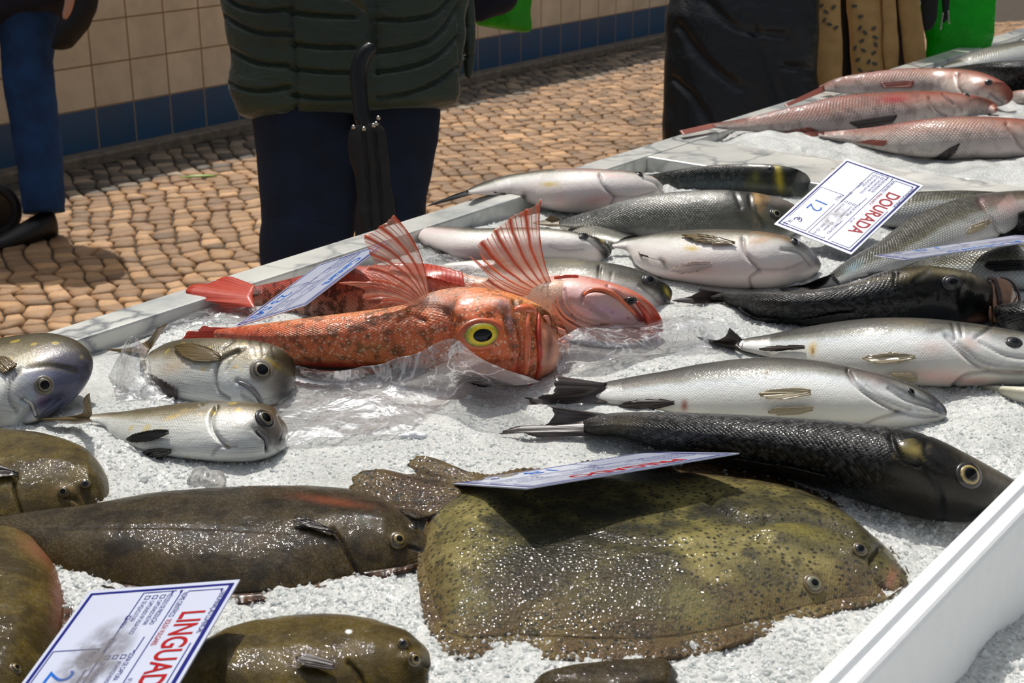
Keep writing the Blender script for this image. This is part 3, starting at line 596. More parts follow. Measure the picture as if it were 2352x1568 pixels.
def grains(n):
    ph = (1+5**.5)/2
    I = nrm(np.array([(-1, ph, 0), (1, ph, 0), (-1, -ph, 0), (1, -ph, 0), (0, -1, ph), (0, 1, ph), (0, -1, -ph), (0, 1, -ph), (ph, 0, -1), (ph, 0, 1), (-ph, 0, -1), (-ph, 0, 1)], float))
    Fi = np.array([(0, 11, 5), (0, 5, 1), (0, 1, 7), (0, 7, 10), (0, 10, 11), (1, 5, 9), (5, 11, 4), (11, 10, 2), (10, 7, 6), (7, 1, 8), (3, 9, 4), (3, 4, 2), (3, 2, 6), (3, 6, 8), (3, 8, 9), (4, 9, 5), (2, 4, 11), (6, 2, 10), (8, 6, 7), (9, 8, 1)])
    q = rng.random((n*3, 2))*[W*1.1, H*.78]+[-W*.05, H*.32]; P = at(q[:, 0], q[:, 1], .9); u = P@DU; v = P@DV
    ok = (u > .35) & (u < U1-.01) & (v > VN+.06) & (v < VI-.006); P = P[ok][:n]; k = len(P)
    den = vnoise(P@DU*9, P@DV*9, 18) > -.28+.3*rng.random(k)-.1; P = P[den]; k = len(P)
    P[:, 2] = ice_h(P)+.0004
    s = .0008+.0014*rng.random(k)**2.5; s[rng.random(k) < .01] *= 2.2
    A = rng.normal(size=(k, 3, 3))*.32+np.eye(3); V = np.einsum('kij,nj->kni', A, I)*(1+.25*rng.normal(size=(k, 12, 1)))*s[:, None, None]+P[:, None]
    Fc = (Fi[None]+12*np.arange(k)[:, None, None]).reshape(-1, 3)
    o = mesh('ice_grains', V.reshape(-1, 3), Fc, M['chip'], None, smooth=False, loc=DU+DV*.7+DZ*.9); tag(o, 'loose clear ice grains scattered over the near basin', 'ice grains'); o['kind'] = 'stuff'
grains(34000)
# ---------------------------------------------------------------- fish
def fish(kind, label, cat, st, mat, group=None, eyes=(), grooves=(), bulges=(), tints=(), fins=(), tail=None, **k):
    sf = body(st, **k); detail(sf, tints, grooves, bulges)
    group = group or {'sea_bass': 'sea bass on the near ice', 'gilthead_bream': 'gilthead breams on the near ice', 'striped_bream': 'striped breams at the left', 'redfish': 'pink redfish on the far ice', 'hake': 'long fish at the far right'}.get(kind)
    i = len(sf.t)//2; base = sf.C[i].copy(); base[2] = k.get('base', .9)
    t = thing(kind, label, cat, base, group); bo = emit(sf, 'body', M[mat], t); t['_sf'] = 0
    B = k.get('base', .9)
    for f in fins:
        nm, root, tip, fm = f[:4]; fin(sf, nm, t, root, tip, M[fm], base=B, **(f[4] if len(f) > 4 else {}))
    for e in eyes:
        ex, ey, er, ir = e[:4]; kw = e[5] if len(e) > 5 else {}
        eye(sf, t, ex, ey, er, (M[ir], M['pupil']), M[e[4]] if len(e) > 4 and e[4] else None, **kw)
    return t, sf
def leaf(name, x0, y0, x1, y1, w, mat, off=.0028):
    dx, dy = x1-x0, y1-y0; L = math.hypot(dx, dy); nx, ny = -dy/L*w, dx/L*w
    p = lambda f, s_: (x0+dx*f+nx*s_, y0+dy*f+ny*s_)
    return (name, [p(0, -.35), p(.02, 0), p(0, .35)], [p(.25, -.8), p(.6, -1.), p(.88, -.6), p(1., 0), p(.85, .55), p(.55, .8), p(.22, .7)], mat, dict(off=off, nu=50))
def lip(sf, t, name, pts, r, mat, off=0., n=30, k=12, rp=None):
    """fleshy fold following the skin: tapered tube through photo points"""
    q = smooth_poly(pts, n) if len(pts) > 2 else np.array([np.array(pts[0])*(1-a)+np.array(pts[1])*a for a in np.linspace(0, 1, n)])
    P = np.array([fmap(sf, p, off) for p in q]); P = np.stack([np.convolve(np.pad(P[:, i], 3, 'edge'), np.ones(7)/7, 'valid') for i in range(3)], 1) if n > 8 else P; T = nrm(np.gradient(P, axis=0)); A = nrm(np.cross(T, nrm(CAM-P))); B = np.cross(T, A)
    _, Z = proj(P); R = np.interp(np.linspace(0, 1, n), np.linspace(0, 1, len(rp)), rp) if rp is not None else np.sin(np.linspace(.25, math.pi-.25, n))**.5
    R = R*r*Z/F; th = np.linspace(0, 2*math.pi, k, endpoint=False)
    V = P[:, None]+(A[:, None]*np.cos(th)[None, :, None]+B[:, None]*np.sin(th)[None, :, None])*R[:, None, None]
    V = np.concatenate([P[None, :1].repeat(k, 1), V, P[None, -1:].repeat(k, 1)], 0).reshape(-1, 3)
    return mesh(name, V, gfaces(n+2, k, True), M[mat], t)
def patch(t, name, st, mat, sf=None, depth=None, h=None, bulge=.004, nu=36, nv=20, back=.004, lumps=0.):
    """closed pillow-like flap through stations, at a depth from the lens side of the fish or at heights"""
    A = stations(st); mid = (A[:, :2]+A[:, 2:])/2; L = np.concatenate([[0], np.cumsum(np.linalg.norm(np.diff(mid, axis=0), axis=1))]); L /= L[-1]
    B = cr(np.linspace(0, 1, nu), L, A); v = np.linspace(-1, 1, nv)
    q = (B[:, None, :2]+B[:, None, 2:])/2+(B[:, None, :2]-B[:, None, 2:])/2*v[None, :, None]
    if depth is None and h is None: depth = np.array([pick(sf, *m)[2] for m in (B[:, :2]+B[:, 2:])/2]); depth = np.convolve(np.pad(depth, 5, 'edge'), np.ones(11)/11, 'valid')
    if h is not None: P = at(q[..., 0], q[..., 1], np.full(q.shape[:2], .9+h) if np.isscalar(h) else .9+np.interp(np.linspace(0, 1, nu), np.linspace(0, 1, len(h)), h)[:, None]*np.ones(nv))
    else: P = atd(q[..., 0], q[..., 1], (np.full(nu, depth) if np.isscalar(depth) else (depth if len(depth) == nu else np.interp(np.linspace(0, 1, nu), np.linspace(0, 1, len(depth)), depth)))[:, None]*np.ones(nv))
    u = np.linspace(-1, 1, nu); e = np.sqrt(np.clip(1-v[None]**2, 0, 1))*np.sqrt(np.clip(1-u[:, None]**8, 0, 1)); N = nrm(CAM-P)
    wob = lumps*vnoise(q[..., 0]/14, q[..., 1]/14, 4) if lumps else 0
    Fr = P+N*(e[..., None]*bulge+np.asarray(wob*e)[..., None]); Bk = P-N*(e*back)[..., None]
    n = nu*nv; V = np.vstack([Fr.reshape(-1, 3), Bk.reshape(-1, 3)]); f = gfaces(nu, nv)
    return mesh(name, V, np.vstack([f[:, ::-1], f+n]), M[mat], t)
# ---- near dark sea bass
GB = 'sea bass on the ice'
fish('sea_bass', 'dark scaly sea bass with its eye showing, snout behind the white foam box', 'fish',
 [(1340, 966, 988), (1356, 959, 995), (1378, 952, 1000), (1420, 947, 1003), (1500, 945, 1022), (1600, 947, 1050), (1700, 951, 1075), (1800, 957, 1097), (1900, 964, 1125), (2000, 974, 1156), (2060, 982, 1174), (2120, 1000, 1189), (2180, 1028, 1199), (2240, 1058, 1200), (2300, 1088, 1192), (2350, 1118, 1180), (2385, 1145, 1165)],
 'bass_dark', phi=[158, 152, 150, 150], r=.62, base=.902, ns=360, nt=110, smask=.70,
 eyes=[(2227, 1090, 25, 'iris_ring', 'rim_dark', dict(el=1.15, flat=.3, pup=.55))],
 grooves=[([(2045, 985), (2052, 1020), (2075, 1055), (2110, 1065)], 6, .004, .9), ([(2110, 1065), (2150, 1110), (2170, 1190)], 7, .0015, .4), ([(2230, 1180), (2290, 1170), (2350, 1170)], 5, .002, .6), ([(2130, 1000), (2125, 1040), (2160, 1075)], 5, .001, .3)],
 bulges=[(2085, 1030, 22, 24, .003), (2225, 1090, 40, 30, .0015)],
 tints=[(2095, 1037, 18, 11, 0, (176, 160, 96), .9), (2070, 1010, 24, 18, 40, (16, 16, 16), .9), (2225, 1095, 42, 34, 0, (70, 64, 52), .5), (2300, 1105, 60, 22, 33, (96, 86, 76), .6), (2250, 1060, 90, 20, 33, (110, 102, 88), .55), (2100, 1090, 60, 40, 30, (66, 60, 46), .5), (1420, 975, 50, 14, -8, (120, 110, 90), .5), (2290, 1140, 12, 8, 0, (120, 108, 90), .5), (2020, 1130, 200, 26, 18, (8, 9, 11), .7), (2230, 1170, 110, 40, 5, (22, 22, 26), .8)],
 fins=[('tail_fin', [(1392, 950, .022), (1385, 975, .016), (1392, 1001, .008)], [(1250, 932, .03), (1262, 938, .028), (1268, 955, .02), (1262, 968, .014), (1230, 975, .01), (1145, 992, .006), (1235, 1000, .004)], 'fin_dark', dict(nu=60, rag=.05, wav=.002)),
       ('dorsal_fin', [(1500, 1032), (1560, 1045), (1600, 1055)], [(1495, 1042), (1520, 1050), (1600, 1060)], 'fin_black', dict(off=.003)),
       ('dorsal_fin', [(1700, 1055), (1800, 1075), (1905, 1102)], [(1690, 1044), (1770, 1058), (1900, 1084)], 'fin_black', dict(off=.004)),
       ])
# ---- pale sea bass behind it
fish('sea_bass', 'pale sea bass with a white flank and blunt grey snout beside the dark scaly one', 'fish',
 [(1348, 896, 910), (1364, 889, 917), (1385, 880, 924), (1440, 868, 934), (1500, 857, 943), (1560, 846, 955), (1620, 835, 962), (1700, 824, 970), (1780, 820, 975), (1860, 826, 978), (1930, 838, 982), (2000, 853, 985), (2060, 873, 986), (2110, 895, 984), (2145, 918, 976), (2165, 938, 965), (2171, 950, 957)],
 'bass_pale', phi=[14, 18, 16, 8, 0], r=.62, base=.903, ns=320, nt=100, smask=.72,
 eyes=[(2092, 898, 10, 'iris_dark', None, dict(flat=.4))],
 grooves=[([(1948, 850), (1965, 880), (2010, 915), (2065, 945)], 5, .004, .55, (150, 110, 104)), ([(2065, 945), (2010, 965), (1975, 984)], 5, .002, .5, (130, 110, 100)), ([(2065, 945), (2110, 955), (2155, 958)], 4, .0022, .8, (90, 76, 74)), ([(2040, 892), (2075, 915), (2120, 930), (2160, 946)], 4, .002, .5, (110, 108, 112)), ([(1990, 885), (2030, 915), (2090, 940)], 3, .001, .4, (150, 130, 126)), ([(1978, 893), (2018, 925), (2078, 946)], 3, .001, .4, (150, 130, 126))],
 bulges=[(2120, 945, 40, 12, .002)],
 tints=[(1572, 931, 8, 14, 0, (150, 80, 56), .9), (1762, 856, 6, 4, 0, (120, 90, 30), .9), (1758, 866, 2.5, 2.5, 0, (110, 80, 30), .9), (1975, 866, 60, 12, 20, (96, 90, 84), .5), (2010, 870, 40, 16, 30, (190, 140, 130), .3), (2080, 900, 110, 9, 27, (40, 38, 46), .85), (2150, 930, 30, 14, 50, (60, 58, 76), .8), (2100, 955, 50, 16, 5, (200, 206, 220), .6), (1460, 885, 90, 9, -12, (110, 96, 90), .5), (1800, 834, 180, 7, 2, (92, 88, 78), .5)],
 fins=[('tail_fin', [(1395, 880, .022), (1388, 902, .014), (1395, 925, .006)], [(1268, 862, .036), (1272, 884, .03), (1266, 905, .016), (1238, 910, .01), (1203, 916, .006), (1225, 926, .004)], 'fin_dark', dict(nu=60, rag=.05, wav=.0015)),
       leaf('anal_fin', 1552, 925, 1420, 930, 11, 'fin_dark'),
       leaf('pectoral_fin', 1864, 903, 1742, 907, 13, 'fin_tan'),
       leaf('pelvic_fin', 1868, 938, 1762, 944, 10, 'fin_tan')])
# ---- white bellied bass running off the right edge
fish('sea_bass', 'white-bellied sea bass with folded pink throat at the right edge', 'fish',
 [(1672, 787, 797), (1684, 783, 800), (1700, 779, 804), (1760, 768, 820), (1830, 753, 845), (1900, 741, 864), (1980, 731, 878), (2060, 727, 884), (2140, 730, 888), (2220, 739, 888), (2300, 752, 886), (2370, 766, 882), (2430, 786, 872), (2470, 812, 850)],
 'bass_pale', phi=[14, 18, 14, 8, 4], r=.66, base=.903, ns=300, nt=100, smask=.60, eyes=[(2330, 785, 13, 'iris_dark', 'rim_dark', dict(flat=.4, el=1.4))],
 grooves=[([(2172, 770), (2195, 795), (2240, 835), (2300, 858), (2352, 860)], 5, .004, .5, (160, 110, 110)), ([(2182, 768), (2215, 800), (2260, 830), (2352, 846)], 4, .002, .4, (150, 120, 120)), ([(2190, 886), (2220, 862), (2290, 853), (2352, 856)], 5, .003, .5, (160, 100, 96)), ([(2250, 785), (2310, 815), (2352, 822)], 4, .002, .4, (130, 120, 116)), ([(2188, 745), (2194, 775)], 4, .002, .8), ([(2205, 745), (2210, 770)], 4, .002, .7), ([(2275, 750), (2240, 775)], 4, .002, .6)],
 bulges=[(2350, 838, 60, 10, .002)],
 tints=[(1866, 800, 10, 15, 10, (196, 160, 50), .8), (1867, 806, 3, 7, 0, (110, 70, 20), .9), (2150, 862, 70, 16, 0, (222, 150, 140), .5), (2230, 875, 60, 10, 0, (200, 120, 110), .5), (2150, 757, 30, 8, -12, (40, 36, 30), .85), (2100, 743, 70, 9, 4, (104, 92, 66), .6), (2225, 790, 22, 20, 0, (200, 150, 130), .5), (2310, 775, 70, 16, 14, (90, 80, 62), .65), (2140, 800, 30, 20, 0, (214, 170, 160), .4), (2300, 840, 60, 12, 0, (206, 210, 222), .5)],
 fins=[('tail_fin', [(1705, 779, .02), (1698, 790, .018), (1703, 803, .016)], [(1675, 752, .036), (1665, 772, .028), (1640, 782, .018), (1598, 773, .012), (1620, 786, .010), (1680, 800, .006)], 'fin_dark', dict(nu=50, rag=.04)),
       leaf('anal_fin', 1852, 799, 1744, 803, 6, 'fin_dark'),
       leaf('pectoral_fin', 2104, 820, 1982, 824, 12, 'fin_tan'),
       leaf('pelvic_fin', 2108, 866, 2030, 866, 12, 'fin_tan')])
# ---- black bass with gaping mouth
t, sf = fish('sea_bass', 'black glossy sea bass with a gaping tan mouth', 'fish',
 [(1632, 680, 688), (1645, 676, 690), (1662, 672, 694), (1700, 672, 712), (1760, 670, 735), (1830, 668, 748), (1900, 660, 754), (1970, 645, 756), (2030, 624, 754), (2080, 612, 750), (2130, 610, 746), (2180, 616, 746), (2225, 626, 746), (2255, 640, 744), (2275, 652, 738), (2286, 668, 725)],
 'bass_black', phi=[155, 145, 140, 140], r=.72, base=.905, ns=320, nt=100, smask=.62,
 eyes=[(2187, 649, 14, 'iris_dark', 'rim_dark', dict(el=1.5, flat=.5))],
 grooves=[([(2058, 628), (2056, 650), (2062, 668)], 5, .004, .9), ([(2130, 625), (2100, 650), (2110, 690)], 6, .0015, .5), ([(2225, 735), (2262, 715), (2285, 700)], 5, .002, .6)],
 bulges=[(2180, 650, 34, 20, .002), (2090, 640, 26, 18, .002)],
 tints=[(2090, 632, 40, 14, -12, (110, 98, 60), .55), (2170, 625, 50, 10, 8, (150, 140, 110), .6), (2250, 640, 30, 12, 20, (176, 160, 140), .6), (1700, 685, 60, 6, 10, (60, 58, 54), .5), (2190, 700, 80, 30, 0, (14, 16, 20), .8), (2245, 735, 30, 9, -10, (160, 110, 90), .8), (1950, 650, 120, 5, -8, (120, 112, 90), .5)],
 fins=[('tail_fin', [(1665, 672, .016), (1660, 683, .012), (1664, 694, .008)], [(1600, 660, .030), (1605, 668, .026), (1590, 678, .016), (1543, 690, .010), (1590, 698, .006)], 'fin_dark', dict(nu=50, rag=.04)),
       ('dorsal_fin', [(1710, 716), (1740, 728), (1790, 738)], [(1700, 702), (1735, 722), (1790, 730)], 'fin_black', dict(off=.003)),
       ('dorsal_fin', [(1850, 738), (1900, 738), (1965, 722)], [(1835, 733), (1895, 722), (1965, 714)], 'fin_black', dict(off=.003))])
patch(t, 'mouth', [(2276, 650, 2282, 738), (2286, 640, 2290, 742), (2305, 640, 2300, 738), (2322, 655, 2314, 728), (2333, 675, 2326, 712), (2338, 688, 2336, 696)], 'mouth_tan', sf, bulge=.004, back=.014, lumps=.002)
lip(sf, t, 'lower_lip', [(2290, 640), (2312, 643), (2330, 665), (2338, 690), (2328, 715), (2310, 730)], 3.2, 'lip_brown', .003)
lip(sf, t, 'upper_lip', [(2262, 646), (2276, 640), (2282, 660), (2290, 690), (2290, 720), (2284, 742)], 7, 'lip_brown', .004)
lip(sf, t, 'jaw_fold', [(2268, 700), (2270, 728), (2282, 744), (2300, 738)], 5, 'mouth_tan', .004)
# ---- diagonal bass
fish('sea_bass', 'silver-flanked sea bass lying diagonally behind the black bass', 'fish',
 [(1905, 630, 1925, 652), (1935, 606, 1962, 640), (1975, 580, 2015, 630), (2025, 552, 2080, 612), (2080, 509, 2150, 590), (2150, 474, 2225, 566), (2225, 449, 2290, 545), (2297, 440, 2345, 515), (2370, 438, 2395, 495), (2420, 448, 2430, 480)],
 'bass_scaly', phi=[22, 24, 20, 14], r=.6, base=.905, ns=260, nt=90, smask=.8,
 grooves=[([(2250, 460), (2275, 500), (2300, 540)], 5, .003, .5, (170, 110, 100))],
 tints=[(2252, 462, 26, 14, -30, (30, 28, 26), .9), (2310, 470, 50, 20, 10, (226, 180, 176), .6), (2240, 530, 60, 25, -30, (236, 226, 222), .6), (1960, 615, 22, 10, -30, (150, 180, 190), .6)],
 fins=[('tail_fin', [(1915, 628, .016), (1922, 642, .012), (1930, 656, .007)], [(1880, 640, .022), (1850, 652, .012), (1788, 664, .006), (1830, 672, .004), (1900, 668, .002)], 'fin_black', dict(nu=50, rag=.04)),
       leaf('pectoral_fin', 2272, 508, 2216, 536, 9, 'fin_tan'),
       ('fin_edge', [(1990, 628), (2060, 618), (2110, 600)], [(2000, 632), (2060, 630), (2120, 612)], 'fin_black', dict(off=.002))])
fish('sea_bass', 'olive sea bass half hidden behind the gilthead price card', 'fish',
 [(1925, 500, 512), (1970, 475, 520), (2030, 452, 525), (2100, 440, 522), (2170, 436, 515), (2240, 436, 505), (2310, 442, 495), (2370, 455, 488)],
 'bass_scaly', phi=20, r=.7, base=.906, ns=160, nt=60)
fish('sea_bass', 'large-scaled sea bass under the price card at the right edge', 'fish',
 [(2085, 612, 622), (2140, 592, 634), (2210, 574, 652), (2280, 562, 662), (2350, 558, 668), (2420, 564, 664), (2470, 585, 640)],
 'bass_scaly', phi=[24, 26, 28], r=.6, base=.905, ns=200, nt=80, smask=1.2,
 tints=[(2330, 645, 90, 16, 0, (220, 226, 224), .8)], fins=[('pectoral_fin', [(2352, 598), (2352, 622)], [(2270, 603), (2262, 612), (2290, 625)], 'fin_black', dict(off=.003)), ('pectoral_fin', [(2400, 600), (2400, 625)], [(2352, 598), (2352, 622)], 'fin_black', dict(off=.003))])
fish('sea_bass', 'dark sea bass behind the gaping mouth at the right edge', 'fish',
 [(2316, 704, 742), (2326, 697, 765), (2350, 690, 782), (2400, 690, 785), (2460, 700, 770)], 'bass_black', phi=150, r=.7, base=.900, ns=120, nt=60, smask=2.)
fish('sea_bass', 'cream belly of a sea bass poking out under the white-bellied one', 'fish',
 [(2225, 884, 892), (2270, 884, 908), (2320, 886, 928), (2380, 888, 945), (2450, 890, 950)], 'bass_pale', phi=-40, r=.5, base=.896, ns=100, nt=50,
 tints=[(2300, 900, 80, 30, 0, (176, 170, 130), .5)])
fish('sea_bass', 'dark bass tail end at the right edge behind the diagonal bass', 'fish',
 [(2290, 545, 552), (2320, 500, 540), (2360, 480, 545), (2420, 470, 550)], 'bass_black', phi=150, r=.6, base=.898, ns=80, nt=50)
# ---- gilthead breams
yb = (206, 176, 40)
fish('gilthead_bream', 'white-bellied gilthead bream with its tail over the marble rim', 'fish',
 [(1075, 436, 446), (1120, 416, 450), (1170, 400, 456), (1230, 389, 470), (1300, 384, 489), (1350, 385, 492), (1400, 388, 491), (1440, 391, 487), (1480, 398, 476), (1505, 408, 462), (1522, 424, 446)],
 'bream_white', phi=[14, 10, 6, 2], r=.72, base=.904, ns=240, nt=84, smask=.6, lift=[.028, .01, 0, 0, 0, 0], eyes=[(1469, 400, 8, 'iris_dark', 'rim_dark', dict(el=1.6))],
 grooves=[([(1378, 402), (1385, 425), (1412, 450)], 4, .003, .8, (90, 60, 56)), ([(1412, 450), (1400, 478)], 4, .002, .6, (150, 110, 106)), ([(1412, 450), (1460, 450), (1500, 440)], 3, .001, .4, (160, 130, 126)), ([(1480, 410), (1505, 420), (1521, 440)], 4, .002, .5, (150, 110, 100))],
 tints=[(1262, 423, 18, 5, 0, yb, .8), (1203, 453, 8, 12, 0, (60, 44, 34), .9), (1374, 458, 40, 14, -5, (222, 160, 156), .6), (1270, 462, 34, 20, 0, (206, 180, 172), .6), (1400, 402, 50, 7, 5, (230, 180, 176), .5), (1500, 402, 14, 5, 35, (220, 190, 40), .9), (1340, 388, 160, 4, 0, (90, 84, 76), .6)],
 fins=[('tail_fin', [(1085, 433, .036), (1082, 440, .033), (1086, 446, .03)], [(1045, 446, .034), (1010, 460, .03), (978, 474, .026), (1030, 462, .026)], 'fin_black', dict(nu=30)), ('anal_fin', [(1130, 440), (1165, 447)], [(1135, 443), (1160, 443)], 'fin_dark', {})])
fish('gilthead_bream', 'dark-backed gilthead bream with a yellow brow band, beside the marble divider', 'fish',
 [(1478, 402, 414), (1530, 394, 438), (1590, 384, 446), (1650, 379, 448), (1710, 377, 450), (1760, 378, 455), (1800, 383, 458), (1835, 393, 458), (1855, 408, 448), (1861, 422, 436)],
 'bream_dark', phi=[60, 80, 85, 85], r=.62, base=.902, ns=240, nt=84, smask=.6, eyes=[(1768, 388, 8, 'iris_dark', 'rim_dark', {})],
 tints=[(1790, 410, 8, 34, -8, (190, 170, 40), .85), (1735, 408, 10, 14, 0, (120, 116, 50), .6), (1640, 425, 90, 14, 0, (60, 84, 96), .5), (1840, 420, 14, 26, 0, (50, 40, 34), .7), (1600, 384, 110, 4, -3, (60, 50, 44), .7)])
fish('gilthead_bream', 'silver-grey scaly gilthead bream facing the gilthead price card', 'fish',
 [(1285, 506, 520), (1330, 492, 528), (1390, 475, 537), (1450, 457, 545), (1520, 441, 553), (1590, 434, 560), (1650, 432, 564), (1710, 436, 564), (1770, 445, 558), (1815, 458, 540), (1845, 480, 515)],
 'bream_dark', phi=[30, 34, 36, 30], r=.5, base=.903, ns=280, nt=90, smask=.62, eyes=[(1781, 492, 12, 'iris_silver', 'rim_dark', dict(el=1.2))],
 grooves=[([(1722, 450), (1728, 480), (1755, 520)], 5, .002, .5), ([(1690, 445), (1702, 475)], 5, .002, .6)],
 tints=[(1700, 478, 14, 20, -15, (18, 16, 18), .95), (1738, 456, 10, 14, 0, (206, 160, 90), .85), (1790, 460, 44, 12, 10, (150, 138, 130), .7), (1560, 455, 130, 14, -6, (190, 190, 182), .6), (1740, 500, 30, 26, 0, (132, 120, 84), .5), (1550, 545, 170, 10, 3, (16, 16, 18), .7)],  # long pale tint along the top is backlight painted into the colour
 fins=[('tail_fin', [(1292, 504, .014), (1288, 512, .01), (1292, 520, .006)], [(1265, 494, .02), (1250, 505, .01), (1225, 512, .006), (1262, 520, .004)], 'fin_brown', dict(nu=30))])
fish('gilthead_bream', 'white-bellied gilthead bream behind the raised orange fins', 'fish',
 [(940, 521, 534), (985, 518, 556), (1030, 520, 580), (1075, 522, 600), (1120, 522, 606), (1180, 521, 606), (1240, 522, 604), (1300, 529, 605), (1345, 539, 605), (1378, 552, 602), (1395, 566, 592), (1401, 578, 584)],
 'bream_white', phi=[8, 6, 4, 4], r=.68, base=.904, ns=240, nt=80, smask=.5, eyes=[(1340, 541, 8, 'iris_dark', 'rim_dark', dict(el=1.7))],
 grooves=[([(1262, 565), (1290, 574), (1340, 572)], 3, .001, .4, (150, 120, 116)), ([(1345, 548), (1375, 570), (1392, 592)], 4, .002, .5, (120, 90, 84))],
 tints=[(1090, 585, 40, 14, 10, (206, 160, 156), .6), (1380, 562, 30, 8, 50, (24, 22, 24), .95), (1392, 582, 14, 20, 0, (30, 28, 30), .95), (1382, 552, 8, 3, 50, (220, 190, 40), .9), (1350, 540, 50, 5, 18, (60, 54, 50), .7), (1000, 530, 50, 8, 0, (230, 190, 190), .4)],
 fins=[('tail_fin', [(945, 522, .012), (944, 533, .006)], [(925, 520, .014), (930, 545, .004)], 'fin_silver', dict(nu=20)), ('anal_fin', [(975, 560), (1040, 590)], [(985, 562), (1030, 582)], 'fin_black', {})])
fish('gilthead_bream', 'plump white gilthead bream with a dark snout below the silver-grey one', 'fish',
 [(1405, 560, 569), (1440, 547, 577), (1475, 538, 596), (1510, 530, 622), (1550, 527, 642), (1600, 524, 655), (1660, 524, 663), (1720, 527, 665), (1780, 536, 663), (1825, 550, 656), (1858, 570, 642), (1876, 588, 625), (1883, 600, 612)],
 'bream_white', phi=[16, 14, 10, 8, 8], r=.7, base=.904, ns=280, nt=90, smask=.56, eyes=[(1826, 553, 10, 'iris_dark', 'rim_dark', dict(el=1.6))],
 grooves=[([(1706, 548), (1712, 580), (1745, 618)], 5, .004, .6, (150, 90, 84)), ([(1745, 618), (1722, 640), (1726, 662)], 4, .002, .5, (150, 110, 104)), ([(1745, 618), (1800, 618), (1850, 600)], 3, .001, .3, (150, 130, 126)), ([(1795, 572), (1835, 580), (1862, 610)], 4, .002, .6, (120, 100, 90)), ([(1515, 596), (1530, 615)], 4, .002, .5)],
 tints=[(1588, 570, 16, 5, 5, yb, .9), (1745, 552, 34, 9, -12, (190, 140, 90), .6), (1836, 562, 44, 12, 25, (60, 56, 46), .8), (1876, 590, 14, 32, -20, (26, 24, 24), .95), (1865, 566, 10, 3, 60, (214, 190, 60), .9), (1650, 545, 60, 9, 2, (110, 96, 70), .5), (1590, 625, 70, 18, -5, (216, 176, 170), .6), (1790, 620, 60, 16, -8, (222, 192, 186), .5), (1524, 600, 8, 8, 0, (150, 110, 80), .7), (1700, 530, 150, 5, 2, (90, 84, 70), .6)],
 fins=[('tail_fin', [(1412, 558, .016), (1410, 564, .012), (1414, 570, .008)], [(1395, 552, .02), (1392, 566, .014), (1400, 576, .008)], 'fin_silver', dict(nu=20)),
       ('anal_fin', [(1475, 590), (1520, 596)], [(1468, 580), (1500, 594), (1520, 600)], 'fin_dark', {}), leaf('pectoral_fin', 1690, 562, 1566, 542, 9, 'fin_brown'), leaf('pelvic_fin', 1634, 606, 1544, 620, 12, 'fin_pink')])
fish('gilthead_bream', 'gilthead bream with its dark face poking out behind the pink fish head', 'fish',
 [(1090, 610, 655), (1150, 598, 690), (1220, 592, 712), (1290, 591, 722), (1350, 596, 727), (1400, 603, 727), (1445, 616, 724), (1485, 635, 721), (1515, 655, 716), (1532, 676, 706), (1537, 688, 696)],
 'bream_white', phi=[20, 20, 24, 24], r=.55, base=.902, ns=240, nt=84, smask=.62, eyes=[(1492, 642, 13, 'iris_dark', 'rim_dark', dict(el=1.3))],
 grooves=[([(1378, 612), (1376, 640), (1392, 668)], 4, .003, .4, (150, 130, 120)), ([(1405, 628), (1402, 660), (1440, 690)], 4, .001, .35, (150, 140, 130)), ([(1470, 655), (1500, 680), (1520, 705)], 5, .002, .5, (110, 100, 90))],
 tints=[(1495, 648, 46, 18, 38, (54, 52, 46), .9), (1527, 690, 14, 30, -10, (26, 24, 22), .95), (1430, 625, 40, 14, 15, (80, 78, 72), .7), (1532, 670, 5, 12, -25, (210, 190, 60), .9), (1320, 605, 60, 8, 2, (130, 122, 90), .6), (1330, 598, 120, 5, 2, (100, 96, 86), .6)])
fish('gilthead_bream', 'pale bream tail showing through the plastic behind the orange fins', 'fish',
 [(960, 610, 622), (1000, 606, 634), (1050, 600, 640), (1100, 596, 646), (1140, 596, 650)], 'bream_white', phi=-10, r=.5, base=.897, ns=80, nt=40)
fish('gilthead_bream', 'bream lying lengthways behind the gilthead price card', 'fish',
 [(1820, 395, 404), (1870, 387, 414), (1930, 385, 425), (2000, 392, 432), (2060, 405, 435)], 'bream_white', phi=0, r=.5, base=.9, ns=80, nt=40, tints=[(1880, 390, 80, 7, 0, (120, 110, 80), .6)])
fish('gilthead_bream', 'brown bream tail half buried in ice between two giltheads', 'fish',
 [(1255, 500, 512), (1290, 498, 522), (1340, 510, 540), (1390, 525, 560), (1440, 540, 570)], 'bream_dark', phi=0, r=.3, base=.893, ns=60, nt=40, tints=[(1330, 520, 80, 30, 0, (84, 80, 60), .6)])
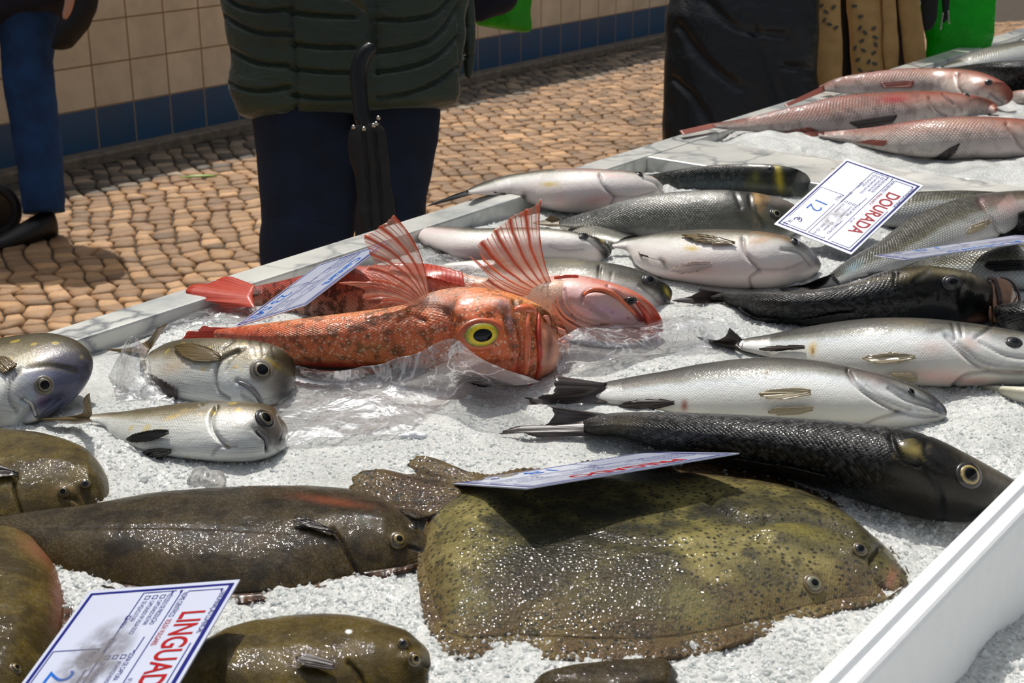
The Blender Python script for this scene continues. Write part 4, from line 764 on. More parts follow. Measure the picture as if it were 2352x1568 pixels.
# ---- striped breams at the left
gd = (214, 176, 40)
t, sf = fish('striped_bream', 'deep-bodied striped bream nose down beside the orange scorpionfish', 'fish',
 [(345, 806, 331, 838), (368, 788, 343, 868), (400, 778, 368, 894), (450, 774, 425, 916), (505, 775, 490, 928), (555, 779, 545, 934), (600, 789, 592, 937), (638, 805, 625, 934), (662, 824, 650, 920), (675, 845, 668, 900), (678, 862, 676, 880)],
 'bream_striped', tb=.6, phi=[34, 34, 32], r=.42, rprof=[.2, .42, .5, .52, .5, .55, .6], base=.904, ns=320, nt=110, smask=.56,
 eyes=[(601, 852, 22, 'iris_silver', 'rim_silver', dict(pup=.6, flat=.4))],
 grooves=[([(545, 806), (505, 828), (495, 862), (500, 895), (525, 915)], 5, .0035, .55, (90, 84, 74)), ([(545, 876), (570, 888), (592, 910), (603, 934)], 5, .003, .9, (50, 46, 52)), ([(560, 905), (585, 930)], 5, .002, .3), ([(560, 800), (535, 820), (520, 850)], 4, .001, .4, (70, 64, 40)), ([(510, 800), (540, 780)], 3, .001, .5), ([(575, 782), (585, 820)], 3, .0005, .5), ([(600, 788), (606, 818)], 3, .0005, .45), ([(625, 798), (630, 826)], 3, .0005, .45)],
 bulges=[(560, 880, 40, 30, .002), (600, 852, 30, 28, .002)],
 tints=[(600, 848, 36, 24, 15, (120, 112, 96), .5), (630, 838, 34, 7, 32, (214, 184, 50), .75), (645, 880, 30, 44, 20, (56, 46, 32), .9, 1.5), (560, 790, 110, 14, 6, (110, 98, 70), .6), (612, 885, 26, 22, 0, (120, 100, 70), .6), (540, 843, 14, 4, -20, gd, .8), (466, 847, 6, 5, 0, gd, .7), (560, 890, 50, 28, 0, (214, 220, 230), .6), (400, 840, 40, 16, -20, (206, 170, 130), .45), (650, 900, 20, 24, 0, (34, 32, 36), .7), (460, 790, 60, 10, 0, (120, 108, 84), .4)],
 fins=[('tail_fin', [(350, 796, .014), (342, 806, .01), (338, 818, .006)], [(385, 742, .052), (362, 752, .05), (340, 780, .02), (300, 797, .012), (243, 802, .008), (300, 812, .004)], 'fin_brown', dict(nu=50, rag=.05)),
       leaf('pectoral_fin', 508, 824, 404, 800, 20, 'fin_brown'),
       ('pelvic_fin', [(345, 858), (375, 872), (410, 893)], [(352, 880), (370, 900), (415, 918)], 'fin_dark', dict(off=.003)),
       ('anal_fin', [(340, 828), (332, 845)], [(326, 830), (326, 852)], 'fin_black', dict(off=.002))])
lip(sf, t, 'lip', [(546, 875), (568, 884), (592, 905), (604, 932)], 5, 'lip_grey', .001)
t, sf = fish('striped_bream', 'slender striped bream nearest the brown soles, tail fanned on the ice', 'fish',
 [(200, 953, 200, 967), (232, 949, 230, 972), (262, 945, 252, 982), (290, 940, 272, 1000), (335, 934, 318, 1022), (390, 928, 378, 1040), (450, 923, 442, 1050), (510, 921, 505, 1056), (560, 924, 556, 1058), (605, 932, 602, 1055), (636, 946, 632, 1042), (653, 962, 650, 1024), (660, 978, 658, 1006), (662, 990, 661, 994)],
 'bream_striped', phi=[24, 18, 14, 14], r=.5, base=.908, ns=320, nt=110, smask=.54,
 eyes=[(609, 960, 20, 'iris_silver', 'rim_dark', dict(pup=.62, flat=.4))],
 grooves=[([(497, 935), (486, 955), (488, 985), (505, 1010), (525, 1028)], 5, .0035, .55, (90, 84, 80)), ([(592, 990), (612, 1010), (614, 1036)], 5, .003, .9, (44, 34, 34)), ([(487, 1045), (500, 1028), (545, 1026)], 4, .0015, .4, (150, 110, 100)), ([(580, 985), (598, 1000)], 5, .0015, .4), ([(640, 955), (652, 985), (645, 1010)], 4, .002, .5)],
 bulges=[(560, 980, 40, 34, .002), (608, 960, 28, 26, .002)],
 tints=[(625, 985, 34, 40, 20, (54, 44, 34), .9, 1.5), (630, 955, 30, 14, 40, (110, 92, 60), .7), (640, 1010, 14, 24, 10, (34, 30, 34), .8), (600, 975, 36, 20, 30, (120, 106, 90), .55), (550, 960, 40, 24, 0, (206, 206, 208), .6), (490, 943, 8, 4, 0, gd, .9), (548, 942, 7, 4, 0, gd, .9), (368, 987, 4, 3, 0, gd, .9), (395, 958, 20, 4, -20, gd, .6), (460, 950, 7, 3, 0, gd, .8), (430, 935, 90, 7, -4, (96, 84, 56), .5), (240, 990, 6, 12, -30, (20, 16, 16), .95), (400, 1020, 90, 14, 6, (226, 226, 220), .4)],
 fins=[('tail_fin', [(212, 952, .03), (206, 960, .026), (212, 968, .02)], [(205, 900, .058), (192, 915, .055), (190, 945, .034), (150, 957, .014), (85, 963, .006), (170, 974, .002)], 'fin_brown', dict(nu=50, rag=.05)),
       leaf('pectoral_fin', 392, 994, 294, 1010, 12, 'fin_black'),
       leaf('pelvic_fin', 398, 1034, 312, 1040, 9, 'fin_black')])
lip(sf, t, 'lip', [(590, 990), (608, 1005), (613, 1034)], 4.5, 'lip_grey', .001)
t, sf = fish('striped_bream', 'violet-cheeked bream at the left edge, snout pointing down', 'fish',
 [(-60, 838, -210, 872), (10, 832, -180, 886), (80, 828, -140, 900), (142, 830, -90, 912), (180, 840, -50, 924), (200, 862, -14, 934), (197, 884, 18, 944), (172, 908, 44, 953), (132, 934, 62, 960), (92, 956, 76, 964)],
 'bream_striped', phi=[16, 16, 16], r=.36, tb=.8, base=.903, ns=300, nt=110, smask=.5,
 eyes=[(99, 884, 18, 'iris_silver', 'rim_silver', dict(pup=.6, flat=.4))],
 grooves=[([(40, 850), (22, 885), (22, 920), (40, 945)], 5, .003, .5, (90, 84, 90)), ([(50, 915), (70, 925), (82, 955)], 5, .003, .8, (60, 50, 60)), ([(60, 845), (110, 840), (170, 850)], 6, .0015, .4, (60, 60, 74))],
 bulges=[(99, 884, 30, 26, .002)],
 tints=[(110, 895, 60, 44, -20, (110, 120, 170), .6), (90, 920, 16, 14, 0, (140, 70, 130), .6), (140, 905, 50, 30, -45, (34, 34, 50), .8), (150, 830, 50, 24, 20, (84, 76, 70), .5), (90, 860, 70, 14, 0, (150, 160, 190), .5), (65, 920, 20, 16, 0, (180, 210, 220), .6)],
 fins=[('pectoral_fin', [(40, 842), (30, 850), (10, 862)], [(20, 825), (0, 820), (-20, 840)], 'fin_brown', dict(off=.003))])
lip(sf, t, 'lip', [(52, 914), (72, 926), (82, 958)], 4, 'lip_pale', .001)
fish('striped_bream', 'bream at the left edge of which only the brown tail shows', 'fish',
 [(-160, 775, 830), (-90, 772, 820), (-40, 780, 812), (0, 790, 812), (25, 794, 806)], 'bream_striped', phi=5, r=.35, base=.905, ns=80, nt=40,
 fins=[('tail_fin', [(0, 790, .012), (10, 798, .008), (5, 808, .004)], [(108, 766, .012), (85, 782, .008), (60, 795, .004)], 'fin_brown', dict(nu=40, rag=.04))])
# ---------------------------------------------------------------- orange scorpionfish with the yellow eye
t, sf = fish('scorpionfish', 'orange scorpionfish with a bulging yellow eye and open jaw, one fin raised', 'fish',
 [(505, 756, 786), (560, 749, 806), (620, 741, 826), (680, 733, 839), (760, 723, 845), (850, 712, 846), (920, 702, 846), (965, 688, 850), (1010, 669, 854), (1060, 659, 858), (1110, 662, 866), (1150, 673, 874), (1190, 690, 882), (1214, 706, 884), (1232, 718, 878), (1250, 733, 868), (1268, 750, 850), (1284, 770, 828), (1292, 786, 812)],
 'scorpion', group='scorpionfish with raised fins', phi=[150, 150, 155, 160], r=.75, rprof=[.45, .6, .7, .72, .72, .75, .8], base=.903, ns=380, nt=130, smask=.62,
 eyes=[(1104, 769, 30, 'iris_yellow', 'rim_red', dict(pup=.5, flat=.5, el=1.5, prot=.06)), (1104, 877, 26, 'iris_gold', 'rim_dark', dict(pup=.75, flat=.6, prot=-.1, tilt=.6))],
 grooves=[([(912, 735), (935, 722), (975, 735)], 6, .003, .6, (120, 40, 20)), ([(1180, 690), (1188, 740), (1200, 800), (1190, 860)], 6, .004, .5, (120, 36, 20)), ([(960, 700), (1020, 715), (1060, 740)], 9, .002, .2, (150, 60, 30)), ([(1055, 820), (1110, 835), (1170, 830)], 8, .003, .35, (110, 40, 20)), ([(1160, 720), (1172, 760), (1180, 800)], 9, .004, .3, (150, 90, 80)), ([(930, 720), (900, 760), (905, 810)], 6, .002, .4, (110, 50, 20)), ([(1050, 735), (1040, 770), (1055, 800)], 7, .003, .4, (110, 40, 16))],
 bulges=[(1103, 768, 62, 44, .006), (1020, 700, 40, 22, .003), (1150, 700, 26, 20, .003), (1120, 850, 60, 16, .002)],
 tints=[(1278, 800, 36, 90, 0, (232, 160, 130), 1, 3), (1262, 800, 9, 50, 8, (120, 60, 44), .8), (990, 690, 46, 22, 20, (206, 190, 184), .7), (1060, 672, 50, 12, 0, (226, 150, 120), .5), (1172, 740, 10, 34, -12, (170, 150, 160), .6), (1150, 700, 24, 16, 20, (236, 176, 160), .6), (1100, 835, 90, 22, 5, (170, 62, 26), .8), (1190, 850, 22, 24, 0, (196, 56, 24), .8), (1140, 808, 26, 10, 0, (206, 120, 100), .6), (1020, 800, 44, 30, 0, (196, 96, 54), .5), (760, 838, 130, 7, 1, (186, 34, 26), .9), (560, 770, 90, 24, 4, (214, 70, 44), .6), (1160, 866, 60, 14, 3, (150, 40, 20), .7), (880, 800, 60, 16, 0, (150, 120, 60), .35), (1035, 700, 16, 30, 10, (190, 92, 60), .5)],
 fins=[('tail_fin', [(530, 752, .03), (522, 770, .022), (530, 786, .012)], [(478, 752, .03), (440, 760, .022), (412, 786, .008), (440, 800, .004)], 'fin_red', dict(nu=50, rag=.04, wav=.003)),
       ('dorsal_fin', [(690, 838), (780, 843), (880, 838)], [(690, 850), (780, 853), (885, 843)], 'fin_red', dict(off=.004, rag=.5, nu=50))])
# raised pectoral fins stand upright above the bodies
def raised(sf, t, root, tip, mat, bow, lean=.0, n=90, m=26, name='pectoral_fin', rag=.02):
    R = smooth_poly(root, n); T = smooth_poly(tip, n); Zr = np.mean([pick(sf, *p)[2] for p in root])
    v = np.linspace(0, 1, m); q = R[:, None]*(1-v)[None, :, None]+T[:, None]*v[None, :, None]
    ln = np.linalg.norm(T-R, axis=1); nd = nrm(np.stack([-(T-R)[:, 1], (T-R)[:, 0]], 1)); q = q+nd[:, None]*(bow*ln)[:, None, None]*(v*(1-v)*4)[None, :, None]
    k = 1-rag*hsh(np.arange(n)*1., np.zeros(n), 3); q = R[:, None]+(q-R[:, None])*(1-(1-k)[:, None]*v[None]**4)[..., None]
    u = np.linspace(0, 1, n); dz = lean*v[None]+.006*np.sin(u*2*math.pi*9)[:, None]*v[None]*.35
    P = atd(q[..., 0], q[..., 1], Zr+dz); uu, vv = np.meshgrid(u, v, indexing='ij')
    o = mesh(name, P.reshape(-1, 3), gfaces(n, m), M[mat], t, np.stack([uu, vv], -1).reshape(-1, 2)); solid(o, .0006); return o
raised(sf, t, [(984, 678), (972, 690), (958, 700), (945, 706)], [(904, 493), (892, 504), (872, 517), (858, 528), (836, 541), (846, 575), (857, 604), (838, 622), (856, 640), (824, 650), (776, 649), (838, 668), (830, 682), (880, 690), (842, 710)], 'fin_orange', .10)
# jaws
lip(sf, t, 'upper_jaw', [(1180, 712), (1205, 708), (1225, 712), (1232, 725)], 12, 'lip_orange', -.002)
lip(sf, t, 'maxilla', [(1213, 716), (1210, 750), (1212, 790), (1210, 830), (1206, 862)], 9, 'lip_orange', .0)
lip(sf, t, 'upper_lip', [(1236, 718), (1234, 760), (1238, 800), (1238, 840), (1228, 878)], 7, 'lip_red', .001)
lip(sf, t, 'lower_jaw', [(1238, 730), (1262, 742), (1282, 768), (1292, 790), (1290, 808)], 8, 'mouth_pink', .006)
lip(sf, t, 'chin', [(1212, 868), (1224, 884), (1236, 870)], 10, 'lip_red', .002)
lip(sf, t, 'tongue_tip', [(1284, 790), (1296, 780), (1308, 774)], 8, 'mouth_pink', .004)
# ---------------------------------------------------------------- second scorpionfish, belly up
t, sf = fish('scorpionfish', 'red scorpionfish turned belly up with a pink wrinkled throat, one fin raised', 'fish',
 [(560, 664, 703), (610, 652, 707), (660, 640, 722), (720, 626, 736), (800, 612, 745), (880, 606, 745), (960, 608, 742), (1030, 620, 742), (1090, 634, 745), (1150, 643, 760), (1210, 644, 778), (1262, 642, 790), (1290, 640, 785)],
 'scorpion_back', group='scorpionfish with raised fins', phi=[60, 60, 50, 20, -50, -70, -70], r=.7, base=.905, ns=320, nt=110, smask=.75,
 grooves=[([(960, 640), (1000, 660), (1040, 676)], 8, .003, .3, (130, 40, 30))],
 tints=[(1190, 690, 90, 60, 0, (226, 196, 172), .95, 2), (1230, 760, 60, 40, 30, (230, 190, 160), .9, 2), (1000, 650, 80, 26, 10, (206, 90, 76), .8), (850, 640, 50, 20, 0, (196, 96, 80), .7), (880, 690, 60, 30, 0, (206, 110, 84), .5), (1120, 700, 40, 40, 0, (226, 170, 146), .7)],
 fins=[('tail_fin', [(585, 655, .034), (580, 680, .028), (585, 705, .022)], [(545, 640, .032), (500, 640, .03), (450, 655, .024), (424, 668, .022), (460, 690, .016), (520, 704, .014)], 'fin_red', dict(nu=60, rag=.03, wav=.003)),
       ('belly_fin', [(900, 612), (980, 612), (1060, 630)], [(890, 622), (985, 640), (1070, 660)], 'fin_red', dict(off=.003))])
hs = body([(1262, 640, 1272, 715), (1285, 632, 1292, 758), (1320, 633, 1325, 775), (1355, 640, 1360, 783), (1395, 651, 1398, 789), (1430, 666, 1432, 793), (1460, 690, 1458, 794), (1482, 718, 1476, 790), (1493, 745, 1488, 780), (1497, 762, 1495, 770)], phi=[-30, -22, -20], r=.72, rprof=[.6, .7, .75, .75, .7], base=.906, ns=260, nt=120, smask=-5)
detail(hs, grooves=[([(1285, 660), (1292, 700), (1325, 735), (1370, 750), (1400, 752)], 4, .003, .45, (150, 80, 76)), ([(1277, 655), (1282, 700), (1312, 742), (1360, 762)], 3, .002, .4, (150, 90, 86)), ([(1296, 665), (1306, 700), (1340, 730), (1380, 740)], 3, .002, .3, (170, 110, 110)), ([(1385, 748), (1430, 752), (1465, 756)], 6, .004, .5, (150, 92, 74)), ([(1338, 690), (1340, 678), (1360, 668), (1400, 672), (1440, 700), (1470, 735)], 4, .003, .35, (190, 90, 80)), ([(1310, 690), (1350, 700), (1390, 730)], 6, .001, .2, (190, 120, 130)), ([(1395, 655), (1440, 690), (1480, 740)], 3, .003, .5, (150, 36, 26))],
 bulges=[(1360, 680, 24, 10, .003), (1420, 725, 50, 14, .003), (1460, 745, 26, 12, .003), (1400, 775, 60, 9, .003)],
 tints=[(1390, 712, 60, 14, 22, (206, 160, 186), .7), (1320, 710, 40, 30, 30, (236, 190, 176), .6), (1425, 755, 36, 8, 2, (196, 140, 104), .85), (1385, 752, 26, 8, 5, (120, 70, 64), .7), (1370, 650, 90, 12, 15, (206, 80, 60), .6), (1470, 725, 40, 9, 45, (196, 44, 30), .8), (1360, 785, 70, 10, 3, (206, 150, 160), .6), (1489, 770, 10, 30, 0, (190, 40, 34), .9), (1312, 724, 2.5, 2.5, 0, (40, 10, 10), 1), (1357, 713, 3, 2.5, 0, (140, 80, 80), .8), (1405, 716, 3, 3, 0, (140, 80, 80), .8), (1440, 728, 4, 3, 0, (120, 50, 50), .8)])
emit(hs, 'head', M['scorpion_head'], t)
eye(hs, t, 1449, 690, 10, (M['iris_dark'], M['pupil']), None, el=1.5)
lip(hs, t, 'upper_lip', [(1460, 692), (1482, 718), (1493, 748), (1494, 772), (1480, 790)], 8, 'lip_red', .0)
lip(hs, t, 'lower_lip', [(1475, 735), (1484, 758), (1476, 775), (1450, 784), (1400, 780), (1350, 772)], 6, 'mouth_pink', .001)
lip(hs, t, 'gill_fold', [(1268, 645), (1266, 680), (1280, 715), (1312, 745), (1340, 758)], 5, 'mouth_pink', .002)
lip(hs, t, 'gill_fold', [(1274, 645), (1276, 680), (1292, 715), (1330, 742), (1365, 752)], 4, 'mouth_pink', .002)
lip(hs, t, 'cheek_ridge', [(1340, 684), (1343, 672), (1360, 664), (1395, 670), (1430, 694), (1462, 728)], 6, 'lip_orange', .001)
lip(hs, t, 'cheek_spine', [(1272, 640), (1300, 636), (1330, 636)], 5, 'lip_red', .001)
raised(sf, t, [(1270, 656), (1250, 662), (1225, 672), (1200, 682), (1180, 688)], [(1243, 457), (1228, 470), (1205, 480), (1182, 492), (1160, 508), (1138, 525), (1118, 545), (1097, 560), (1104, 588), (1112, 608), (1078, 588), (1108, 618), (1120, 640), (1076, 652), (1110, 652), (1128, 672), (1108, 680)], 'fin_orange', -.07)
# ---------------------------------------------------------------- pink redfish on the far basin
RG = 'pink redfish laid side by side on the far ice'
fish('redfish', 'pink redfish laid farthest back, in front of the tan skirt', 'fish',
 [(1885, 197, 210), (1935, 177, 217), (2007, 163, 220), (2080, 154, 222), (2152, 154, 222), (2207, 160, 228), (2255, 176, 238), (2288, 195, 244), (2306, 214, 242), (2312, 228, 238)],
 'redfish', phi=[34, 30, 26, 22], r=.6, base=.932, ns=240, nt=80, smask=.62, eyes=[(2270, 188, 7, 'iris_dark', 'rim_dark', {})],
 grooves=[([(2198, 170), (2200, 200), (2225, 225)], 4, .004, .5, (120, 60, 50)), ([(2275, 215), (2300, 235)], 4, .003, .6, (120, 50, 44))],
 tints=[(2060, 195, 36, 8, 2, (50, 26, 28), .8), (2130, 165, 50, 6, -5, (150, 92, 40), .6), (2265, 195, 30, 12, 30, (196, 130, 110), .5), (2050, 205, 120, 12, 0, (214, 196, 190), .5)],
 fins=[('tail_fin', [(1893, 196, .04), (1895, 210, .03)], [(1800, 240, .03), (1806, 246, .026)], 'fin_redfish', {}), ('pectoral_fin', [(2100, 186), (2095, 200)], [(2020, 190), (2030, 202)], 'fin_redfish', {})])
fish('redfish', 'pink redfish with a raw red patch, tail over the rim, laid in the middle', 'fish',
 [(1625, 284, 292), (1680, 276, 300), (1740, 265, 304), (1800, 250, 307), (1862, 237, 309), (1935, 219, 309), (2007, 211, 302), (2060, 208, 296), (2116, 206, 290), (2180, 208, 280), (2235, 218, 270), (2270, 234, 266), (2286, 250, 260)],
 'redfish', phi=[36, 34, 30, 28], r=.6, base=.926, ns=280, nt=84, smask=.66, eyes=[(2220, 216, 7, 'iris_dark', 'rim_dark', {})],
 grooves=[([(2135, 225), (2150, 250), (2175, 265)], 4, .004, .5, (120, 60, 50)), ([(2165, 215), (2190, 240)], 3, .002, .4)],
 tints=[(2055, 228, 34, 9, -3, (170, 40, 46), .85), (2200, 235, 46, 14, 10, (206, 160, 150), .5), (2000, 280, 150, 10, -5, (190, 180, 176), .5)],
 fins=[('tail_fin', [(1640, 282, .016), (1645, 293, .01)], [(1560, 300, .012), (1568, 310, .008)], 'fin_redfish', {}), ('pectoral_fin', [(2060, 265), (2050, 282)], [(1950, 282), (1970, 294)], 'fin_dark', {}), ('anal_fin', [(1880, 300), (1830, 305)], [(1860, 292), (1800, 302)], 'fin_redfish', {})])
fish('redfish', 'pink redfish nearest the ice, body running off the right edge', 'fish',
 [(1880, 303, 314), (1930, 298, 326), (1975, 293, 336), (2020, 287, 347), (2080, 277, 360), (2150, 268, 367), (2225, 264, 369), (2300, 266, 368), (2370, 274, 362), (2420, 290, 350)],
 'redfish', phi=[30, 28, 26, 22], r=.64, base=.920, ns=260, nt=84, smask=.76,
 grooves=[([(2312, 285), (2335, 320), (2352, 340)], 5, .004, .5, (130, 80, 70))],
 tints=[(2190, 280, 60, 8, -3, (150, 96, 50), .65), (2130, 330, 110, 20, 0, (196, 190, 184), .6), (2290, 340, 70, 20, 0, (224, 200, 196), .6)],
 fins=[('tail_fin', [(1892, 302, .02), (1895, 314, .01)], [(1840, 304, .01), (1850, 312, .006)], 'fin_redfish', {}), ('pectoral_fin', [(2205, 328), (2195, 350)], [(2135, 362), (2165, 368)], 'fin_dark', {}), ('anal_fin', [(2040, 325), (2000, 322)], [(2030, 335), (1965, 327)], 'fin_redfish', {})])
fish('hake', 'silver fish farthest up at the right edge, beside the green bag', 'fish', [(2165, 152, 157), (2230, 127, 160), (2290, 106, 158), (2352, 92, 150), (2420, 84, 145), (2480, 92, 135)], 'bass_scaly', phi=5, r=.5, base=.935, ns=120, nt=50)
fish('hake', 'long black fish behind the farthest pink redfish', 'fish', [(2185, 158, 172), (2250, 150, 196), (2310, 144, 210), (2370, 142, 213), (2440, 148, 205)], 'bass_black', phi=150, r=.55, base=.925, ns=120, nt=50)
fish('redfish', 'pale snout of a fish peeking in at the right edge beyond the redfish', 'fish', [(2305, 218, 232), (2325, 209, 240), (2360, 204, 244), (2420, 202, 242)], 'redfish', phi=0, r=.6, base=.922, ns=60, nt=40)
# ---------------------------------------------------------------- flatfish
def flatfish(kind, label, st, mat, h=.022, group=None, eyes=(), fins=(), grooves=(), tints=(), bulges=(), finmat='fin_sole', base=.903, ns=260, nv=90, wave=.003, fw=.14, cat='fish', fr=None):
    A = stations(st); mid = (A[:, :2]+A[:, 2:])/2; L = np.concatenate([[0], np.cumsum(np.linalg.norm(np.diff(mid, axis=0), axis=1))]); L /= L[-1]
    t_ = np.linspace(0, 1, ns); B = cr(t_, L, A); Pt = at(B[:, 0], B[:, 1], base); Pb = at(B[:, 2], B[:, 3], base); wid = np.linalg.norm(Pt-Pb, axis=1)
    v = np.linspace(-1, 1, nv); prof = np.sqrt(np.clip(np.minimum(1, wid/wid.max()*1.25), 0, 1))*np.clip(np.minimum(t_, 1-t_)*9, 0, 1)**.5
    fi = 1-fw
    hv = np.where(np.abs(v) < fi, 1-(np.abs(v)/fi)**2.6, 0)[None]*prof[:, None]*h
    hv = hv+.004*(1-np.abs(v[None])**6)*prof[:, None]
    P = (Pt+Pb)[:, None]/2+(Pt-Pb)[:, None]/2*v[None, :, None]; u = P@DU; w = P@DV
    P = P+DZ*hv[..., None]; P[..., 2] += .0016*vnoise(u*30, w*30, 4)+.0008*vnoise(u*80, w*80, 5)
    edge = np.clip((np.abs(v)-fi)/fw, 0, 1)[None]; arc = np.concatenate([[0], np.cumsum(np.linalg.norm(np.diff((Pt+Pb)/2, axis=0), axis=1))])
    P[..., 2] += edge**1.3*wave*(np.sin(arc*95)[:, None]+.7*np.sin(arc*41+1)[:, None]); P[..., 2] += edge*.0006*np.sin(arc*900)[:, None]
    i = ns//2; o0 = (Pt+Pb)[i]/2; t = thing(kind, label, cat, o0, group)
    i0 = int(np.searchsorted(v, -fi)); i1 = int(np.searchsorted(v, fi))
    sf = Surf(); sf.wrap = False; sf.flip = False; sf.P = P; sf.N = normals(P, False); 
    if sf.N[..., 2].mean() < 0: sf.N = -sf.N; sf.flip = True
    vv = np.repeat((1+v)[None]/2, ns, 0); sf.fp = np.stack([np.repeat(t_[:, None], nv, 1), vv, np.ones((ns, nv))], -1).reshape(-1, 3)
    sf.uv = np.stack([np.repeat(arc[:, None], nv, 1), v[None]*wid[:, None]/2], -1).reshape(-1, 2); sf.tint = np.zeros((ns*nv, 4)); sf.g = sf.fp[:, 1]; sf.s = sf.fp[:, 0]
    detail(sf, tints, grooves, bulges)
    def sub(a, b, name, m):
        sl_ = slice(a, b+1); n = b-a+1; Pm = sf.P[:, sl_]; und = Pm.copy(); und[..., 2] = np.minimum(und[..., 2]-.0015, base-.002)
        V = np.concatenate([Pm, und[:, ::-1]], 1); k = 2*n; f = gfaces(ns, k, True)
        g = lambda a_, c: np.concatenate([a_.reshape(ns, nv, c)[:, sl_], a_.reshape(ns, nv, c)[:, sl_][:, ::-1]], 1).reshape(-1, c)
        return mesh(name, V.reshape(-1, 3), f if not sf.flip else f[:, ::-1], m, t, g(sf.uv, 2), {'fp': g(sf.fp, 3), 'tint': g(sf.tint, 4)})
    sub(i0, i1, 'body', M[mat]); sub(i1, nv-1, 'dorsal_fin', M[finmat]); sub(0, i0, 'anal_fin', M[finmat])
    for f in fins: fin(sf, f[0], t, f[1], f[2], M[f[3]], base=base, **(f[4] if len(f) > 4 else {}))
    for e in eyes: eye(sf, t, e[0], e[1], e[2], (M[e[3]], M['pupil']), M[e[4]] if len(e) > 4 and e[4] else None, **(e[5] if len(e) > 5 else {}))
    return t, sf
flatfish('turbot', 'large speckled olive turbot with ragged tail, filling the front ice', [(1060, 1092, 985, 1190), (1085, 1090, 968, 1240), (1120, 1086, 958, 1300), (1170, 1080, 965, 1370), (1230, 1072, 978, 1440), (1300, 1066, 1002, 1506), (1400, 1062, 1180, 1512), (1500, 1061, 1340, 1521), (1600, 1064, 1490, 1518), (1690, 1073, 1620, 1498), (1770, 1086, 1720, 1472), (1840, 1105, 1800, 1445), (1900, 1135, 1870, 1420), (1945, 1172, 1930, 1398), (1990, 1212, 1985, 1388), (2030, 1246, 2030, 1378), (2062, 1285, 2062, 1362), (2088, 1322, 2086, 1340)],
 'turbot', h=.026, base=.911, finmat='turbot', ns=420, nv=150, fw=.16, wave=.0022,
 eyes=[(1868, 1342, 20, 'iris_grey', 'rim_olive', dict(pup=.42, flat=.4)), (1975, 1262, 14, 'iris_dark', 'rim_olive', dict(pup=.5, flat=.5))],
 fins=[('tail_fin', [(1115, 1100, .018), (1060, 1135, .016), (1000, 1180, .01)], [(1000, 1052, .022), (950, 1054, .02), (930, 1066, .018), (950, 1080, .016), (870, 1078, .014), (800, 1105, .01), (798, 1128, .006), (860, 1160, .004), (960, 1188, .004)], 'turbot', dict(nu=80, nv=30, rag=.06, wav=.003))],
 grooves=[([(1620, 1140), (1700, 1190), (1760, 1195), (1840, 1190), (1900, 1200), (1960, 1225)], 9, .005, .5, (60, 56, 34)), ([(1660, 1240), (1700, 1230), (1760, 1195)], 8, .003, .3, (60, 56, 34)), ([(2020, 1260), (2000, 1290), (2015, 1330), (2040, 1358)], 6, .005, .6, (90, 62, 40)), ([(1150, 1120), (1400, 1240), (1600, 1260), (1750, 1240)], 12, .002, .3, (60, 54, 30))],
 bulges=[(1868, 1342, 40, 26, .004), (1975, 1262, 30, 16, .006), (1800, 1230, 70, 30, .005), (1560, 1250, 160, 50, .003), (2000, 1310, 30, 26, .003)],
 tints=[(1760, 1310, 90, 40, 15, (50, 46, 26), .7), (1820, 1225, 80, 22, 12, (160, 148, 66), .6), (1250, 1270, 130, 60, 30, (44, 42, 20), .5), (1500, 1380, 200, 60, 0, (160, 158, 96), .35), (1160, 1150, 60, 20, 20, (54, 54, 40), .7), (1300, 1130, 120, 20, -5, (96, 74, 50), .5), (1980, 1370, 70, 16, -10, (120, 90, 58), .6), (1100, 1330, 70, 80, 0, (96, 88, 52), .4), (1868, 1342, 34, 24, 0, (104, 100, 76), .5), (2046, 1332, 14, 26, 20, (150, 92, 76), .85)])
_t, _s = C.objects.get('turbot'), None
SG = 'brown soles on the front ice'
flatfish('sole', 'glossy dark brown sole stretched across the front, head touching the turbot', [(-130, 1228, -130, 1250), (0, 1206, 10, 1290), (120, 1186, 135, 1332), (250, 1165, 265, 1357), (350, 1141, 370, 1374), (450, 1129, 480, 1384), (550, 1122, 580, 1386), (650, 1121, 680, 1374), (740, 1128, 770, 1350), (820, 1141, 848, 1330), (890, 1168, 905, 1318), (945, 1202, 948, 1304), (985, 1232, 982, 1288), (1010, 1256, 1006, 1266)],
 'sole', h=.030, fw=.1, base=.906, ns=320, nv=110, eyes=[(915, 1240, 17, 'iris_gold', 'rim_olive', dict(pup=.45, flat=.7, prot=.1)), (952, 1212, 12, 'iris_dark', 'rim_olive', dict(pup=.3, flat=.7))],
 fins=[('pectoral_fin', [(770, 1222), (768, 1232)], [(700, 1196), (672, 1202), (690, 1212)], 'fin_dark', dict(off=.004))],
 grooves=[([(765, 1215), (782, 1240), (800, 1275), (830, 1322), (850, 1330)], 4, .004, .8, (20, 14, 6)), ([(940, 1255), (962, 1262), (975, 1285)], 4, .003, .6, (60, 50, 36)), ([(100, 1215), (400, 1210), (700, 1225)], 3, .0008, .5, (20, 14, 6))],
 bulges=[(915, 1240, 22, 16, .003)], tints=[(760, 1150, 80, 9, 8, (120, 60, 30), .7), (950, 1308, 20, 6, -10, (220, 190, 140), .9), (935, 1310, 6, 4, 0, (226, 170, 30), .9), (960, 1262, 20, 5, 30, (96, 100, 110), .7), (300, 1300, 160, 30, 0, (60, 44, 20), .4)])
